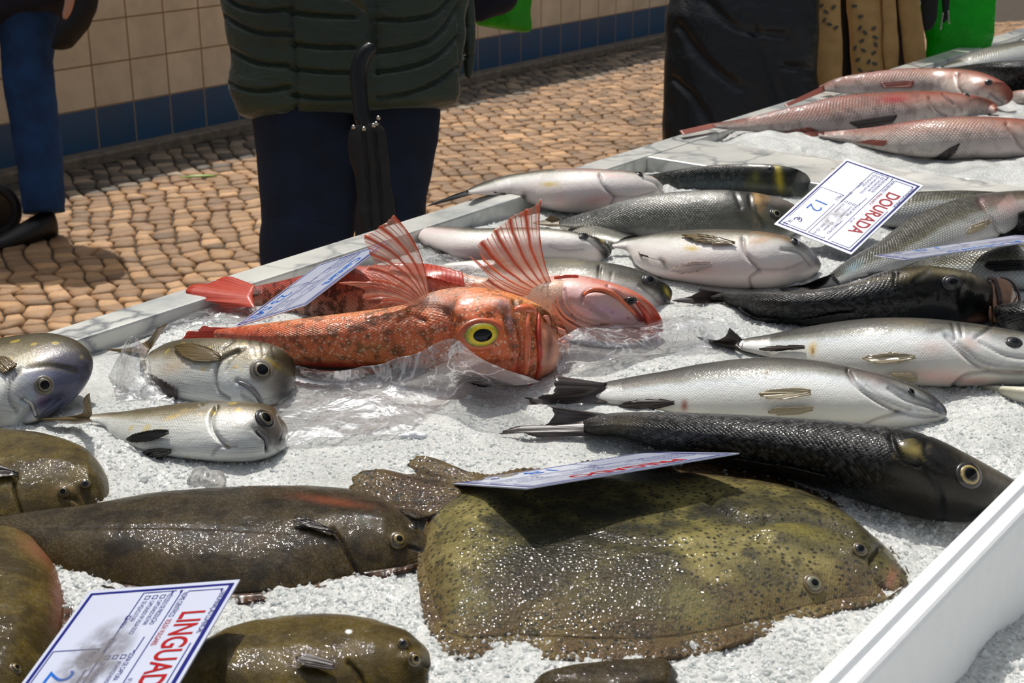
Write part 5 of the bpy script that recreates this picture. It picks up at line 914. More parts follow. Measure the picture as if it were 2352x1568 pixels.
flatfish('sole', 'olive brown sole at the left edge behind the long one, small pale eye', [(-140, 985, -140, 1200), (-70, 985, -70, 1205), (0, 993, 0, 1204), (60, 1001, 60, 1200), (120, 1014, 120, 1189), (170, 1031, 170, 1181), (212, 1054, 212, 1173), (238, 1078, 238, 1163), (252, 1108, 251, 1138)],
 'sole_olive', h=.03, fw=.09, base=.904, ns=260, nv=100, eyes=[(146, 1130, 11, 'iris_gold', 'rim_olive', dict(pup=.6, flat=.7)), (195, 1112, 9, 'iris_dark', 'rim_olive', dict(pup=.3, flat=.7))],
 fins=[('pectoral_fin', [(38, 1085), (36, 1100)], [(-10, 1068), (-30, 1090), (0, 1102)], 'fin_dark', dict(off=.004))],
 grooves=[([(38, 1090), (32, 1120), (42, 1160), (58, 1198)], 4, .003, .6, (30, 22, 8)), ([(150, 1142), (175, 1148), (184, 1162), (178, 1172)], 4, .003, .7, (50, 40, 16))], bulges=[(150, 1128, 22, 14, .003), (195, 1112, 14, 10, .003)],
 tints=[(148, 1130, 24, 12, 10, (150, 120, 80), .5), (182, 1158, 8, 14, 0, (176, 150, 100), .7), (50, 1198, 34, 6, 0, (150, 130, 80), .6), (150, 1178, 14, 3, 0, (220, 200, 160), .8)])
flatfish('sole', 'brown sole in the bottom left corner with a pinkish fin edge', [(-40, 1228, 30, 1240), (-90, 1250, 96, 1262), (-140, 1300, 145, 1300), (-150, 1350, 162, 1350), (-150, 1410, 166, 1410), (-140, 1480, 150, 1480), (-120, 1550, 110, 1550), (-80, 1640, 50, 1640)],
 'sole_olive', h=.026, fw=.13, base=.908, ns=220, nv=90, eyes=[(34, 1535, 12, 'iris_gold', 'rim_olive', dict(flat=.7))], tints=[(140, 1350, 22, 100, 0, (110, 56, 44), .8), (100, 1270, 60, 20, 35, (130, 80, 60), .7)])
flatfish('sole', 'brown sole right of the nearest price card, fin lying on its side', [(385, 1580, 385, 1600), (440, 1516, 440, 1640), (500, 1480, 500, 1665), (560, 1450, 560, 1680), (620, 1433, 620, 1685), (690, 1424, 690, 1682), (760, 1423, 760, 1675), (820, 1431, 820, 1660), (870, 1447, 870, 1648), (920, 1465, 920, 1632), (960, 1482, 960, 1615), (988, 1503, 988, 1592), (1003, 1535, 1003, 1562)],
 'sole_olive', h=.03, fw=.08, base=.904, ns=300, nv=110, eyes=[(950, 1513, 14, 'iris_gold', 'rim_olive', dict(flat=.8, prot=.1)), (925, 1476, 10, 'iris_dark', 'rim_olive', dict(pup=.3, flat=.7))],
 fins=[('pectoral_fin', [(768, 1528), (768, 1545)], [(700, 1508), (680, 1520), (700, 1536)], 'fin_dark', dict(off=.004))],
 grooves=[([(800, 1520), (822, 1545), (835, 1568)], 5, .003, .6, (30, 22, 8)), ([(970, 1525), (990, 1535), (985, 1560)], 4, .003, .6)], bulges=[(950, 1513, 22, 16, .005), (925, 1478, 18, 12, .005)], tints=[(800, 1450, 7, 5, 0, (236, 236, 236), 1, 4), (900, 1500, 80, 40, 20, (80, 66, 26), .4)])
flatfish('sole', 'edge of a small brown sole at the bottom, below the turbot', [(1200, 1596, 1200, 1610), (1260, 1566, 1260, 1640), (1330, 1549, 1330, 1660), (1400, 1536, 1400, 1665), (1470, 1532, 1470, 1660), (1530, 1541, 1530, 1640), (1572, 1565, 1572, 1610)],
 'sole', h=.02, fw=.08, base=.9, ns=160, nv=70)
# ---------------------------------------------------------------- price cards
def card(label, corners, title, sci, price, hand_title=False, dirt=None):
    """corners: pixels of the card's top-left, top-right, bottom-right, bottom-left as it reads; a flat rectangle in space"""
    P = np.array(corners)
    ex = P[1]-P[0]; ey = P[3]-P[0]; w = np.linalg.norm(ex); h = np.linalg.norm(ey); N = nrm(np.cross(ex, ey)); N = N*np.sign(N[2])
    print('card', title, 'w,h', round(w, 3), round(h, 3), 'angle', round(math.degrees(math.acos(ex@ey/w/h)), 1), 'z', P[:, 2].round(3))
    t = thing('price_card', label, 'price card', P.mean(0))
    def pt(u, v, o=0.): return P[0]+ex*u+ey*v+N*o
    hh = .0006; flip = np.dot(np.cross(ex, ey), N) > 0
    V = [pt(u, v, s*hh) for s in (-1, 1) for u, v in ((0, 0), (1, 0), (1, 1), (0, 1))]
    mesh('card', V, [(0, 1, 2, 3), (4, 7, 6, 5), (0, 4, 5, 1), (1, 5, 6, 2), (2, 6, 7, 3), (3, 7, 4, 0)], M['card'], t, smooth=False)
    def strokes(name, segs, mat, o=.0007):
        V = []; Fc = []
        for (a, b, wd) in segs:
            a = np.array(a)*[w, h]; b = np.array(b)*[w, h]; dd = b-a; L = np.linalg.norm(dd); dd /= max(L, 1e-9); n_ = np.array([-dd[1], dd[0]])*wd/2
            q = [a-n_-dd*wd*.3, b-n_+dd*wd*.3, b+n_+dd*wd*.3, a+n_-dd*wd*.3]; k = len(V)
            V += [pt(c[0]/w, c[1]/h, o) for c in q]; Fc.append((k, k+1, k+2, k+3))
        return mesh(name, V, Fc, M[mat], t, smooth=False)
    L = lambda a, b, c, d_, wd: ((a, b), (c, d_), wd)
    box = lambda a, b, c, d_, wd: [L(a, b, c, b, wd), L(c, b, c, d_, wd), L(c, d_, a, d_, wd), L(a, d_, a, b, wd)]
    bw = w*.02; tw = w*.0055
    strokes('border', [L(.03, .035, .97, .035, bw), L(.97, .035, .97, .965, bw*.7), L(.97, .965, .03, .965, bw*.8), L(.03, .965, .03, .035, bw*.8)], 'ink_blue')
    sg = [L(.07, .10, .97, .30, 0)][:0]
    sg += [L(.06, .30, .06, .075, tw), L(.42, .075, .945, .075, tw), L(.945, .075, .945, .30, tw), L(.05, .345, .945, .345, tw), L(.05, .385, .05, .60, tw), L(.36, .40, .44, .40, tw), L(.05, .60, .945, .60, tw), L(.945, .40, .945, .60, tw), L(.70, .40, .745, .40, tw), L(.93, .40, .945, .40, tw), L(.42, .64, .42, .94, tw), L(.55, .64, .945, .64, tw), L(.945, .64, .945, .94, tw), L(.42, .94, .86, .94, tw)]
    for bx, by in ((.075, .44), (.075, .49), (.075, .54), (.47, .44), (.47, .49), (.47, .54), (.21, .58), (.36, .585), (.75, .46), (.75, .52), (.87, .52)): sg += box(bx, by, bx+.022, by+.028, tw*.7)
    for bx, by in ((.06, .075), (.05, .345), (.05, .40), (.445, .40), (.745, .40), (.42, .64)): sg += [L(bx, by+.005, bx+.012, by+.005, w*.009)]
    strokes('ruled_lines', sg, 'ink_dark', .0008)
    def text(s, u, v, size, name, mat, sx=1., rot=0., bold=0.):
        cu = bpy.data.curves.new('txt', 'FONT'); cu.body = s; cu.size = 1; cu.offset = bold; ob = bpy.data.objects.new('txt', cu); C.objects.link(ob)
        bpy.context.view_layer.update(); dg = bpy.context.evaluated_depsgraph_get(); me = bpy.data.meshes.new_from_object(ob.evaluated_get(dg))
        V = np.zeros(len(me.vertices)*3); me.vertices.foreach_get('co', V); V = V.reshape(-1, 3); Fc = [tuple(p.vertices) for p in me.polygons]
        bpy.data.objects.remove(ob); bpy.data.curves.remove(cu); bpy.data.meshes.remove(me)
        c_, s_ = math.cos(rot), math.sin(rot); x = V[:, 0]*sx; y = V[:, 1]; X = (x*c_-y*s_)*size; Y = (x*s_+y*c_)*size
        return [pt(u+a*h/w, v-b, .0009) for a, b in zip(X, Y)], Fc, name, mat
    parts = {}
    def put(*a, **k):
        V, Fc, name, mat = text(*a, **k); q = parts.setdefault((name, mat), ([], [])); n = len(q[0]); q[0].extend(V); q[1].extend([tuple(i+n for i in f) for f in Fc])
    if not hand_title: put(title, .20, .252, .215, 'title', 'ink_red', .76 if len(title) < 8 else .72, bold=.014)
    else: put(title, .2, .25, .17, 'handwritten_name', 'ink_pen', 1.1, .03, bold=.01)
    if sci: put(sci, .25, .325, .05, 'species_name', 'ink_red', .62)
    for s, u, v, z in (('DENOMINAÇÃO COMERCIAL', .075, .078, .058), ('NOME CIENTÍFICO', .065, .328, .055), ('MÉTODO DE PRODUÇÃO', .065, .425, .05), ('CAPTURADO NO MAR', .11, .468, .045), ('CAPTURADO EM ÁGUA DOCE', .11, .518, .045), ('DE AQUICULTURA', .11, .568, .045), ('ZONA DE CAPTURA', .46, .425, .05), ('ATLÂNTICO NORDESTE', .51, .468, .04), ('ZEE DE PORTUGAL', .51, .568, .04), ('FRESCO', .24, .607, .04), ('DESCONGELADO', .39, .612, .04), ('ARTE DE PESCA', .76, .425, .05), ('ARTESANAL', .79, .49, .04), ('ARRASTO', .79, .548, .04), ('CERCO', .9, .548, .04), ('Nº LOTE', .62, .33, .045), ('PREÇO', .435, .685, .06)):
        put(s, u, v, z*.92, 'printed_text', 'ink_dark', .56)
    put('€', .82, .87, .13, 'euro_sign', 'ink_blue', 1., bold=.01); put('/Kg', .88, .91, .08, 'printed_text', 'ink_dark')
    put(price, .54, .86, .24, 'handwritten_price', 'ink_pen', 1., -.05, bold=-.005)
    for (name, mat), (V, Fc) in parts.items(): mesh(name, V, Fc, M[mat], t, smooth=False)
    if dirt:
        a, b, c, d_ = dirt; mesh('smudge', [pt(a, b, .0012), pt(c, b, .0012), pt(c, d_, .0012), pt(a, d_, .0012)], [(0, 1, 2, 3)], M['smudge'], t, [(0, 0), (1, 0), (1, 1), (0, 1)], smooth=False)
    return t, pt
card('white price card reading LINGUADO lying on the brown soles', [[-0.2093, 0.9662, 0.973], [-0.2421, 0.7869, 0.9517], [-0.3674, 0.8127, 0.927], [-0.3346, 0.992, 0.9483]], 'LINGUADO', 'SOLEA VULGARIS', '22', dirt=(.18, .40, .80, .86))
card('white price card reading DOURADA on the gilthead breams', [[0.6386, 2.157, 0.9922], [0.5051, 2.0338, 0.9171], [0.4054, 2.1292, 0.9378], [0.5389, 2.2524, 1.0129]], 'DOURADA', 'SPARUS AURATA', '12', dirt=(.52, .36, .86, .66))
card('blue-edged price card seen almost edge on over the turbot', (lambda A: (CAM+(np.array(A)-CAM)*1.027).tolist())([[0.2063, 1.1768, 0.9837], [0.0115, 1.0762, 0.997], [-0.0582, 1.2037, 0.9403], [0.1366, 1.3043, 0.927]]), 'PREGADO', None, '18')
card('price card leaning on the back scorpionfish, with blue handwriting', [[-0.1582, 1.7652, 1.0146], [-0.2457, 1.604, 0.9815], [-0.3478, 1.6701, 0.9294], [-0.2603, 1.8313, 0.9625]], 'Cantaril', None, '23,50', True)
card('price card at the right edge, lying low over the scaly bass', [[0.708, 1.766, 1.0195], [0.5077, 1.7644, 0.9895], [0.5123, 1.9432, 0.9424], [0.713, 1.945, 0.972]], 'Robalo', None, '15', True)
# ---------------------------------------------------------------- white foam box, nearest the lens
def foam_box():
    zt = 1.0; p1 = at(1815, 1568, zt); p2 = at(2352, 1100, zt); v1 = float(np.mean([p1@DV, p2@DV])); th = .028; wd = .30; u0 = .62; u1 = 1.34; zb = .862; dpt = zt-zb
    t = thing('foam_box', 'open white foam box at the bottom right corner with a brown speck on its rim', 'box', DU*(u0+u1)/2+DV*(v1-wd/2)+DZ*zb)
    # rim walls as one moulded tub
    def ring(o_, z): return [DU*(u0+o_)+DV*(v1-wd+o_)+DZ*z, DU*(u1-o_)+DV*(v1-wd+o_)+DZ*z, DU*(u1-o_)+DV*(v1-o_)+DZ*z, DU*(u0+o_)+DV*(v1-o_)+DZ*z]
    V = ring(.012, zb)+ring(0, zt-.002)+ring(.004, zt)+ring(th*.42, zt)+ring(th*.46, zt-.006)+ring(th*.8, zt-.006)+ring(th*.9, zt-.012)+ring(th+.012, zb+.015)
    Fc = [(0, 3, 2, 1), (28, 29, 30, 31)]
    for k in range(7):
        for q in range(4): Fc.append((4*k+q, 4*k+(q+1) % 4, 4*k+4+(q+1) % 4, 4*k+4+q))
    o = mesh('tub', V, Fc, M['foam'], t, smooth=False); bevel(o, .003, 2)
    P = at(2257, 1219, zt-.0058); n = 14; V = [P+DU*.005*(1+.3*math.sin(3*a))*math.cos(a)+DV*.0028*math.sin(a)+DZ*z for z in (-.001, .0008) for a in np.linspace(0, 2*math.pi, n, endpoint=False)]
    mesh('brown_speck', V, [tuple(range(n, 2*n))]+[(i, (i+1) % n, n+(i+1) % n, n+i) for i in range(n)], M['rust'], t)
    return v1
print('box v', foam_box())
# ---------------------------------------------------------------- clear plastic sheets
def sheet(label, rows, seed, amp=.006, n=120, m=70, kids=()):
    """rows: photo points (x, y, height above the ice) across the sheet, one list per row"""
    R = [np.array(r, float) for r in rows]; k = len(R)
    X = np.array([cr(np.linspace(0, 1, n), np.linspace(0, 1, len(r)), r) for r in R]); v = np.linspace(0, 1, m)
    G = np.stack([cr(v, np.linspace(0, 1, k), X[:, i]) for i in range(n)], 0)
    P = at(G[..., 0], G[..., 1], .9+G[..., 2]); u = P@DU; w = P@DV
    rid = lambda a: 1-np.abs(a)*4
    P[..., 2] += amp*(rid(vnoise(u*11, w*11, seed))*.6+rid(vnoise(u*23+w*9, w*23, seed+1))*.3+.12*vnoise(u*60, w*60, seed+2))
    P[..., 2] = np.maximum(P[..., 2], ice_h(P)+.0015)
    o = mesh('plastic_sheet', P.reshape(-1, 3), gfaces(n, m), M['film'], None, loc=P.reshape(-1, 3).mean(0)); solid(o, .0003); tag(o, label, 'plastic sheet'); return o
sheet('crumpled clear plastic sheet spread on the ice in front of the orange scorpionfish', [
 [(672, 842, .02), (760, 846, .03), (870, 836, .04), (980, 808, .065), (1040, 790, .082), (1110, 832, .07), (1240, 880, .04)],
 [(665, 880, .006), (740, 880, .01), (860, 880, .02), (960, 870, .035), (1030, 850, .05), (1070, 862, .045), (1120, 890, .01)],
 [(640, 945, .006), (740, 930, .012), (830, 905, .016), (930, 905, .016), (1000, 910, .012), (1050, 905, .01), (1070, 890, .006)],
 [(640, 990, .008), (730, 975, .012), (800, 1000, .006), (870, 1000, .004), (930, 985, .004), (970, 970, .004), (1000, 950, .004)],
 [(630, 1040, .004), (720, 1015, .006), (800, 1012, .004), (860, 1012, .004), (915, 1012, .003), (940, 1000, .003), (960, 985, .003)]], 5, .008)
sheet('crumpled clear plastic sheet under the pink fish head, reaching the black tail', [
 [(1480, 735, .03), (1560, 722, .04), (1640, 735, .035), (1690, 745, .03)],
 [(1300, 770, .05), (1400, 800, .035), (1500, 790, .03), (1600, 780, .02), (1685, 790, .012)],
 [(1275, 812, .03), (1380, 822, .02), (1480, 828, .012), (1580, 820, .006), (1672, 825, .004)],
 [(1285, 875, .004), (1290, 860, .008), (1300, 850, .008), (1420, 842, .004), (1500, 838, .003)]], 9, .007)
sheet('small crumpled plastic sheet peak behind the two striped breams', [
 [(248, 860, .006), (270, 820, .03), (298, 782, .06), (330, 795, .045), (345, 830, .02)],
 [(262, 900, .004), (285, 870, .02), (315, 850, .03), (345, 870, .02), (372, 905, .01)],
 [(270, 935, .003), (320, 925, .006), (360, 928, .006), (420, 930, .006), (520, 935, .004)]], 15, .006, 70, 50)
sheet('flat plastic sheet edge behind the price card, under the red tail fins', [
 [(330, 742, .006), (400, 722, .008), (470, 705, .01), (560, 704, .01), (640, 712, .01)],
 [(320, 775, .004), (380, 765, .006), (430, 758, .008), (520, 745, .01), (620, 740, .01)]], 19, .004, 60, 40)
sheet('clear plastic sheet between the raised orange fins and the breams behind', [
 [(950, 545, .006), (1040, 560, .01), (1100, 600, .014), (1150, 620, .02)],
 [(960, 590, .01), (1020, 610, .02), (1080, 625, .03), (1130, 650, .03)],
 [(1000, 625, .03), (1040, 640, .04), (1090, 655, .04), (1150, 665, .045)]], 23, .006, 60, 40)
# ---------------------------------------------------------------- small loose things on the ice
def lump(name, label, cat, px, py, r, mat, h=.004, seed=1, sq=(1, .7, .7)):
    P = at(px, py, .9); P[2] = ice_h(P[None])[0]+h; n, m = 14, 20; V = []
    for i in range(n+1):
        a = math.pi*i/n
        for j in range(m):
            b = 2*math.pi*j/m; d = np.array([math.sin(a)*math.cos(b)*sq[0], math.sin(a)*math.sin(b)*sq[1], math.cos(a)*sq[2]])
            V.append(P+d*r*(1+.5*float(vnoise(np.array(d[0]*2+seed), np.array(d[1]*2+d[2]), seed))+.15*float(vnoise(np.array(d[0]*6+seed), np.array(d[1]*6+d[2]*3), seed))))
    o = mesh(name, V, gfaces(n+1, m, True), mat, None, loc=P, smooth=True); tag(o, label, cat)
M['glass_ice'] = NT('clear_ice'); M['glass_ice'].P(Base_Color=(.8, .78, .76), Roughness=.08, Transmission_Weight=.8, IOR=1.31); M['glass_ice'] = M['glass_ice'].m
lump('ice_chunk', 'clear ice chunk behind the long brown sole', 'ice chunk', 470, 1128, .016, M['glass_ice'], .004, 3, (1.2, .6, .8))
lump('ice_chunk', 'clear ice chunk wedged between sole head and turbot tail', 'ice chunk', 975, 1190, .010, M['glass_ice'], .004, 6, (1.3, .8, .8))
lump('snow_lump', 'bright white snow lump at the end of the plastic sheet', 'ice chunk', 955, 1020, .009, M['foam'], .002, 8, (1.5, .6, .5))
P_ = at(800, 1450, .94)
# ---------------------------------------------------------------- people and what they carry
def limb(t, name, st, Z, ratio, mat, nz=.0, seed=1, grooves=(), ns=110, nt=64, nzs=9, sx=1., bulges=(), tints=()):
    """closed sleeve-like mesh; stations are photo edge pairs, Z its distance from the lens (number or list)"""
    A = stations(st); mid = (A[:, :2]+A[:, 2:])/2; L = np.concatenate([[0], np.cumsum(np.linalg.norm(np.diff(mid, axis=0), axis=1))]); L /= L[-1]; t_ = np.linspace(0, 1, ns)
    B = cr(t_, L, A); m = (B[:, :2]+B[:, 2:])/2; Zc = np.interp(t_, np.linspace(0, 1, np.size(Z)), np.atleast_1d(Z)); Cn = atd(m[:, 0], m[:, 1], Zc)
    E = atd(B[:, 0], B[:, 1], Zc); Ax = (E-Cn); a = np.linalg.norm(Ax, axis=1); T = nrm(np.gradient(Cn, axis=0)); Bx = nrm(np.cross(T, nrm(Ax))); Bx = Bx*np.sign(Bx[:, 1:2])
    th = np.linspace(0, 2*math.pi, nt, endpoint=False); c = np.cos(th); s = np.sin(th); rt = np.interp(t_, np.linspace(0, 1, np.size(ratio)), np.atleast_1d(ratio))
    P = Cn[:, None]+Ax[:, None]*c[None, :, None]+Bx[:, None]*(a*rt)[:, None, None]*(np.sign(s)*np.abs(s)**.9)[None, :, None]
    sf = Surf(); sf.wrap = True; N = normals(P, True); sf.flip = bool(np.sum(N*(P-Cn[:, None])) < 0); sf.N = -N if sf.flip else N; sf.P = P
    if nz:
        hx = P[..., 0]+P[..., 1]*.6; f = vnoise(hx*nzs, P[..., 2]*nzs*1.6, seed)+.5*vnoise(hx*nzs*2.3+P[..., 2]*nzs, P[..., 2]*nzs*2.6, seed+1); sf.P = P+sf.N*(nz*f)[..., None]
    sf.uv = np.stack([np.repeat(t_[:, None], nt, 1), np.repeat(th[None], ns, 0)], -1).reshape(-1, 2); sf.fp = np.zeros((ns*nt, 3)); sf.tint = np.zeros((ns*nt, 4)); sf.s = sf.fp[:, 0]; sf.g = sf.fp[:, 1]
    detail(sf, tints, grooves, bulges); emit(sf, name, M[mat], t); return sf
def shoe(t, x, y, ang, ln=.28, z0=0., mat='shoe'):
    c, s = math.cos(ang), math.sin(ang); n, m = 26, 20; V = []
    for i in range(n):
        f = i/(n-1); w = (.034+.018*math.sin(math.pi*min(1, f*1.1))**.7*(1 if f > .3 else .85))*math.sqrt(max(0., 1-(2*f-1)**10)); hh = (.085*(1-f)**1.2+.045*(f > -1))*math.sqrt(max(0., 1-(2*f-1)**12))
        for j in range(m):
            a = 2*math.pi*j/m; lx = (f-.28)*ln; ly = w*math.copysign(abs(math.cos(a))**.7, math.cos(a)); lz = max(0, hh*(.5+.5*math.sin(a)))
            V.append((x+lx*c-ly*s, y+lx*s+ly*c, z0+lz))
    mesh('shoe', V, gfaces(n, m, True), M[mat], t)
def leg3(t, name, pts, mat, ns=80, nt=40, nz=.006, seed=1, sq=.9):
    """trouser leg / sleeve through world points (x, y, z, r)"""
    A = np.array(pts, float); L = np.linspace(0, 1, len(A)); B = cr(np.linspace(0, 1, ns), L, A); T = nrm(np.gradient(B[:, :3], axis=0)); X = nrm(np.cross(T, [0, 1, 0.])); Y = np.cross(T, X)
    th = np.linspace(0, 2*math.pi, nt, endpoint=False); P = B[:, None, :3]+(X[:, None]*np.cos(th)[None, :, None]+Y[:, None]*sq*np.sin(th)[None, :, None])*B[:, 3][:, None, None]
    N = nrm(P-B[:, None, :3]); P = P+N*(nz*(vnoise(P[..., 0]*8+P[..., 1]*5, P[..., 2]*18, seed)+.5*vnoise(P[..., 0]*20, P[..., 2]*40, seed)))[..., None]
    V = np.concatenate([B[None, 0, :3].repeat(nt, 0)[None], P, B[None, -1, :3].repeat(nt, 0)[None]]).reshape(-1, 3)
    f = gfaces(ns+2, nt, True); N2 = normals(P, True); fl = np.sum(N2*N) < 0
    return mesh(name, V, f[:, ::-1] if fl else f, M[mat], t)
def hgt(px, py, Z): p = atd(px, py, Z); return p
# -- person in the green quilted jacket
ZG = 3.05
g0 = at(760, 0, 0); gp = atd(np.array([790.]), np.array([300.]), ZG)[0]
t = thing('person', 'person in a dark green quilted jacket and dark jeans behind the counter', 'person', (gp[0], gp[1], 0.))
def Q(l1, l2): return l1
seams = []
for yl, ym, yc in ((-60, -30, -28), (-14, 20, 28), (30, 78, 38), (100, 150, 108), (176, 200, 164)):
    seams.append(([(500, yl), (545, yl+26), (600, (yl+26+ym)/2+8), (662, ym)], 5, .016))
for y1, y2, y3 in ((-50, -48, -20), (28, 38, -60), (100, 108, -20), (157, 166, 40), (218, 226, 100), (262, 268, 150)):
    seams.append(([(668, y1), (740, y1+8), (815, y2)], 5, .014))
for a_, b_, c_ in ((44, 30, -30), (118, 84, 10), (165, 132, 80), (226, 190, 150)):
    seams.append(([(868, a_), (930, (a_+b_)/2+8), (1000, b_), (1058, c_)], 5, .014))
seams += [([(668, -80), (668, 60), (676, 150), (680, 276)], 4, .014), ([(848, -80), (852, 40), (856, 110)], 6, .02), ([(862, -80), (868, 60), (868, 170)], 4, .01), ([(1055, -80), (1058, 90), (1062, 190)], 4, .01)]
limb(t, 'jacket', [(505, -560, 1085, -560), (500, -480, 1092, -480), (500, -300, 1095, -300), (503, -150, 1085, -150), (508, 0, 1075, -10), (512, 40, 1070, 40), (516, 90, 1068, 85), (524, 150, 1064, 130), (530, 200, 1062, 170), (542, 236, 1058, 205), (550, 258, 1054, 226), (560, 268, 1044, 240), (590, 275, 1012, 252)], ZG, .48, 'puffer', .017, 3, seams, ns=240, nt=170, nzs=7)
limb(t, 'sleeve', [(1080, -420, 1128, -420), (1065, -300, 1120, -300), (1058, -150, 1105, -150), (1056, 0, 1090, 0), (1058, 60, 1093, 60), (1060, 110, 1092, 120), (1062, 150, 1088, 160), (1066, 176, 1082, 184)], ZG+.06, 1.1, 'puffer', .008, 7, [([(1056, 55), (1092, 60)], 4, .01), ([(1058, 125), (1092, 128)], 4, .01)], ns=90, nt=50)
limb(t, 'sleeve', [(470, -420, 530, -420), (470, -300, 530, -300), (500, -200, 560, -200), (620, -120, 680, -90), (760, -50, 790, -15), (830, -10, 845, 30)], [ZG-.05, ZG-.1, ZG-.22, ZG-.27, ZG-.27, ZG-.26], .9, 'puffer', .008, 9, ns=90, nt=50)
hipz = atd(790, 255, ZG)[2]; xl = atd(695, 255, ZG); xr = atd(905, 255, ZG)
def leg_of(t, pxs, Z, mat, seed, foot=None, sq=.95):
    P = []
    for (xa, xb, y) in pxs: c = atd((xa+xb)/2, y, Z); P.append((c[0], c[1], c[2], (xb-xa)/2*Z/F))
    e = P[-1]; zb = .09; last = (e[0], e[1], zb, e[3]*.92); P.append((e[0], e[1], (e[2]+zb)/2, e[3]*.97)); P.append(last)
    # walk straight down to the shoes
    A = [P[0]]+[p for p in P[1:] if True]; leg3(t, 'jeans', A, mat, seed=seed, sq=sq); return e
e1 = leg_of(t, [(570, 815, 225), (583, 822, 290), (590, 826, 360), (597, 822, 440), (602, 815, 520), (596, 806, 590)], ZG+.03, 'jeans', 1)
e2 = leg_of(t, [(800, 1012, 225), (815, 1010, 290), (826, 1000, 360), (836, 985, 430), (845, 972, 490), (850, 968, 540)], ZG+.03, 'jeans', 2)
shoe(t, e1[0], e1[1]-.04, -math.pi/2, .28, .0); shoe(t, e2[0], e2[1]-.04, -math.pi/2+.15, .28, .0)
# -- umbrella it holds
u = thing('umbrella', 'folded black umbrella with hooked handle held against the green jacket', 'umbrella', tuple(atd(860, 520, ZG-.32)))
ZU = ZG-.32
limb(u, 'handle', [(866, 106, 842, 98), (862, 122, 828, 108), (852, 138, 814, 128), (845, 158, 806, 150), (843, 185, 803, 185), (845, 215, 806, 215), (848, 245, 810, 248), (854, 272, 814, 276), (860, 284, 820, 290)], ZU, 1., 'black_shiny', 0, ns=80, nt=36)
limb(u, 'canopy', [(868, 284, 812, 292), (880, 300, 806, 305), (886, 330, 802, 335), (893, 370, 806, 372), (900, 420, 815, 420), (908, 470, 822, 470), (914, 520, 826, 530), (916, 580, 830, 590), (910, 660, 850, 670), (895, 760, 875, 765)], ZU, .55, 'umb_cloth', .008, 5, [([(835, 300), (842, 380), (850, 520)], 4, .008), ([(862, 300), (870, 400), (880, 520)], 4, .008)], ns=120, nt=60, nzs=16)
for (x_, y_) in ((812, 292), (836, 296), (858, 288), (864, 284), (869, 271)):
    P = atd(x_, y_, ZU-.05); n = 8; V = [P+.0045*np.array([math.sin(a)*math.cos(b), math.sin(a)*math.sin(b), math.cos(a)]) for a in np.linspace(0, math.pi, n) for b in np.linspace(0, 2*math.pi, 10, endpoint=False)]
    mesh('rib_tip', V, gfaces(n, 10, True), M['metal'], u)
# -- left person in blue jeans
ZL = 5.5
p = atd(95, 500, ZL); t = thing('person', 'person in navy jacket, blue jeans and black shoes at the left edge', 'person', (p[0], p[1], 0.))
limb(t, 'jacket', [(-230, -420, 200, -420), (-240, -250, 210, -250), (-240, -120, 190, -120), (-240, -20, 175, -20), (-238, 30, 160, 20), (-230, 60, 120, 45), (-215, 72, 60, 66)], ZL, .5, 'navy', .02, 3, ns=110, nt=80)
def leg_px(t, pxs, Z, mat, seed, dz=0.):
    P = [];
    for (xa, xb, y) in pxs: c = atd((xa+xb)/2, y, Z); P.append((c[0], c[1], max(.06, c[2]), (xb-xa)/2*Z/F))
    leg3(t, 'jeans', P, mat, seed=seed); return P[-1]
ea = leg_px(t, [(-30, 140, 20), (-2, 128, 80), (4, 120, 140), (10, 124, 190), (18, 130, 250), (28, 138, 310), (40, 143, 370), (48, 146, 430), (55, 148, 488)], ZL, 'jeans_blue', 4)
eb = leg_px(t, [(-220, -40, 20), (-210, -50, 140), (-200, -60, 250), (-190, -75, 370), (-180, -80, 480)], ZL, 'jeans_blue', 6)
shoe(t, ea[0]-.02, ea[1]-.03, -math.pi/2-.7, .29, 0); shoe(t, eb[0], eb[1]-.05, -math.pi/2-.2, .27, 0)
limb(t, 'sleeve', [(60, -300, 170, -330), (110, -200, 215, -220), (140, -100, 225, -110), (150, -30, 228, -30), (150, 10, 226, 5), (140, 50, 215, 35), (125, 95, 190, 75), (122, 112, 165, 104)], ZL-.15, .9, 'black_cloth', .012, 8, ns=80, nt=40)
limb(t, 'hand', [(150, -10, 172, -6), (148, 12, 168, 14), (144, 30, 160, 34), (144, 42, 152, 44)], ZL-.33, .8, 'skin', 0, ns=30, nt=20)
wt = thing('trolley_wheel', 'black trolley wheel on the cobbles at the left edge', 'wheel', tuple(at(0, 545, .0)))
wc = at(-8, 545, 0.); Zw = proj(wc)[1]; wr = 66*Zw/F; wc = wc+DZ*wr
V = []; n, m = 48, 14
for i in range(n):
    a = 2*math.pi*i/n
    for j in range(m): b = 2*math.pi*j/m; rr_ = wr-.02+.02*math.cos(b); V.append(wc+np.array([rr_*math.cos(a), .02*math.sin(b), rr_*math.sin(a)]))
k = np.arange(n)[:, None]*m+np.arange(m)[None]; i2 = np.roll(k, -1, 0); j2 = np.roll(k, -1, 1); f = np.stack([k, i2, np.roll(i2, -1, 1), j2], -1).reshape(-1, 4)
mesh('tyre', V, f, M['rubber'], wt)
V = [wc+np.array([0, s_, 0]) for s_ in (-.012, .012)]; V += [wc+np.array([(wr-.018)*math.cos(a), s_*.6, (wr-.018)*math.sin(a)]) for s_ in (-.012, .012) for a in np.linspace(0, 2*math.pi, 32, endpoint=False)]
mesh('hub', V, [(0, 2+i, 2+(i+1) % 32) for i in range(32)]+[(1, 34+(i+1) % 32, 34+i) for i in range(32)], M['black_shiny'], wt)
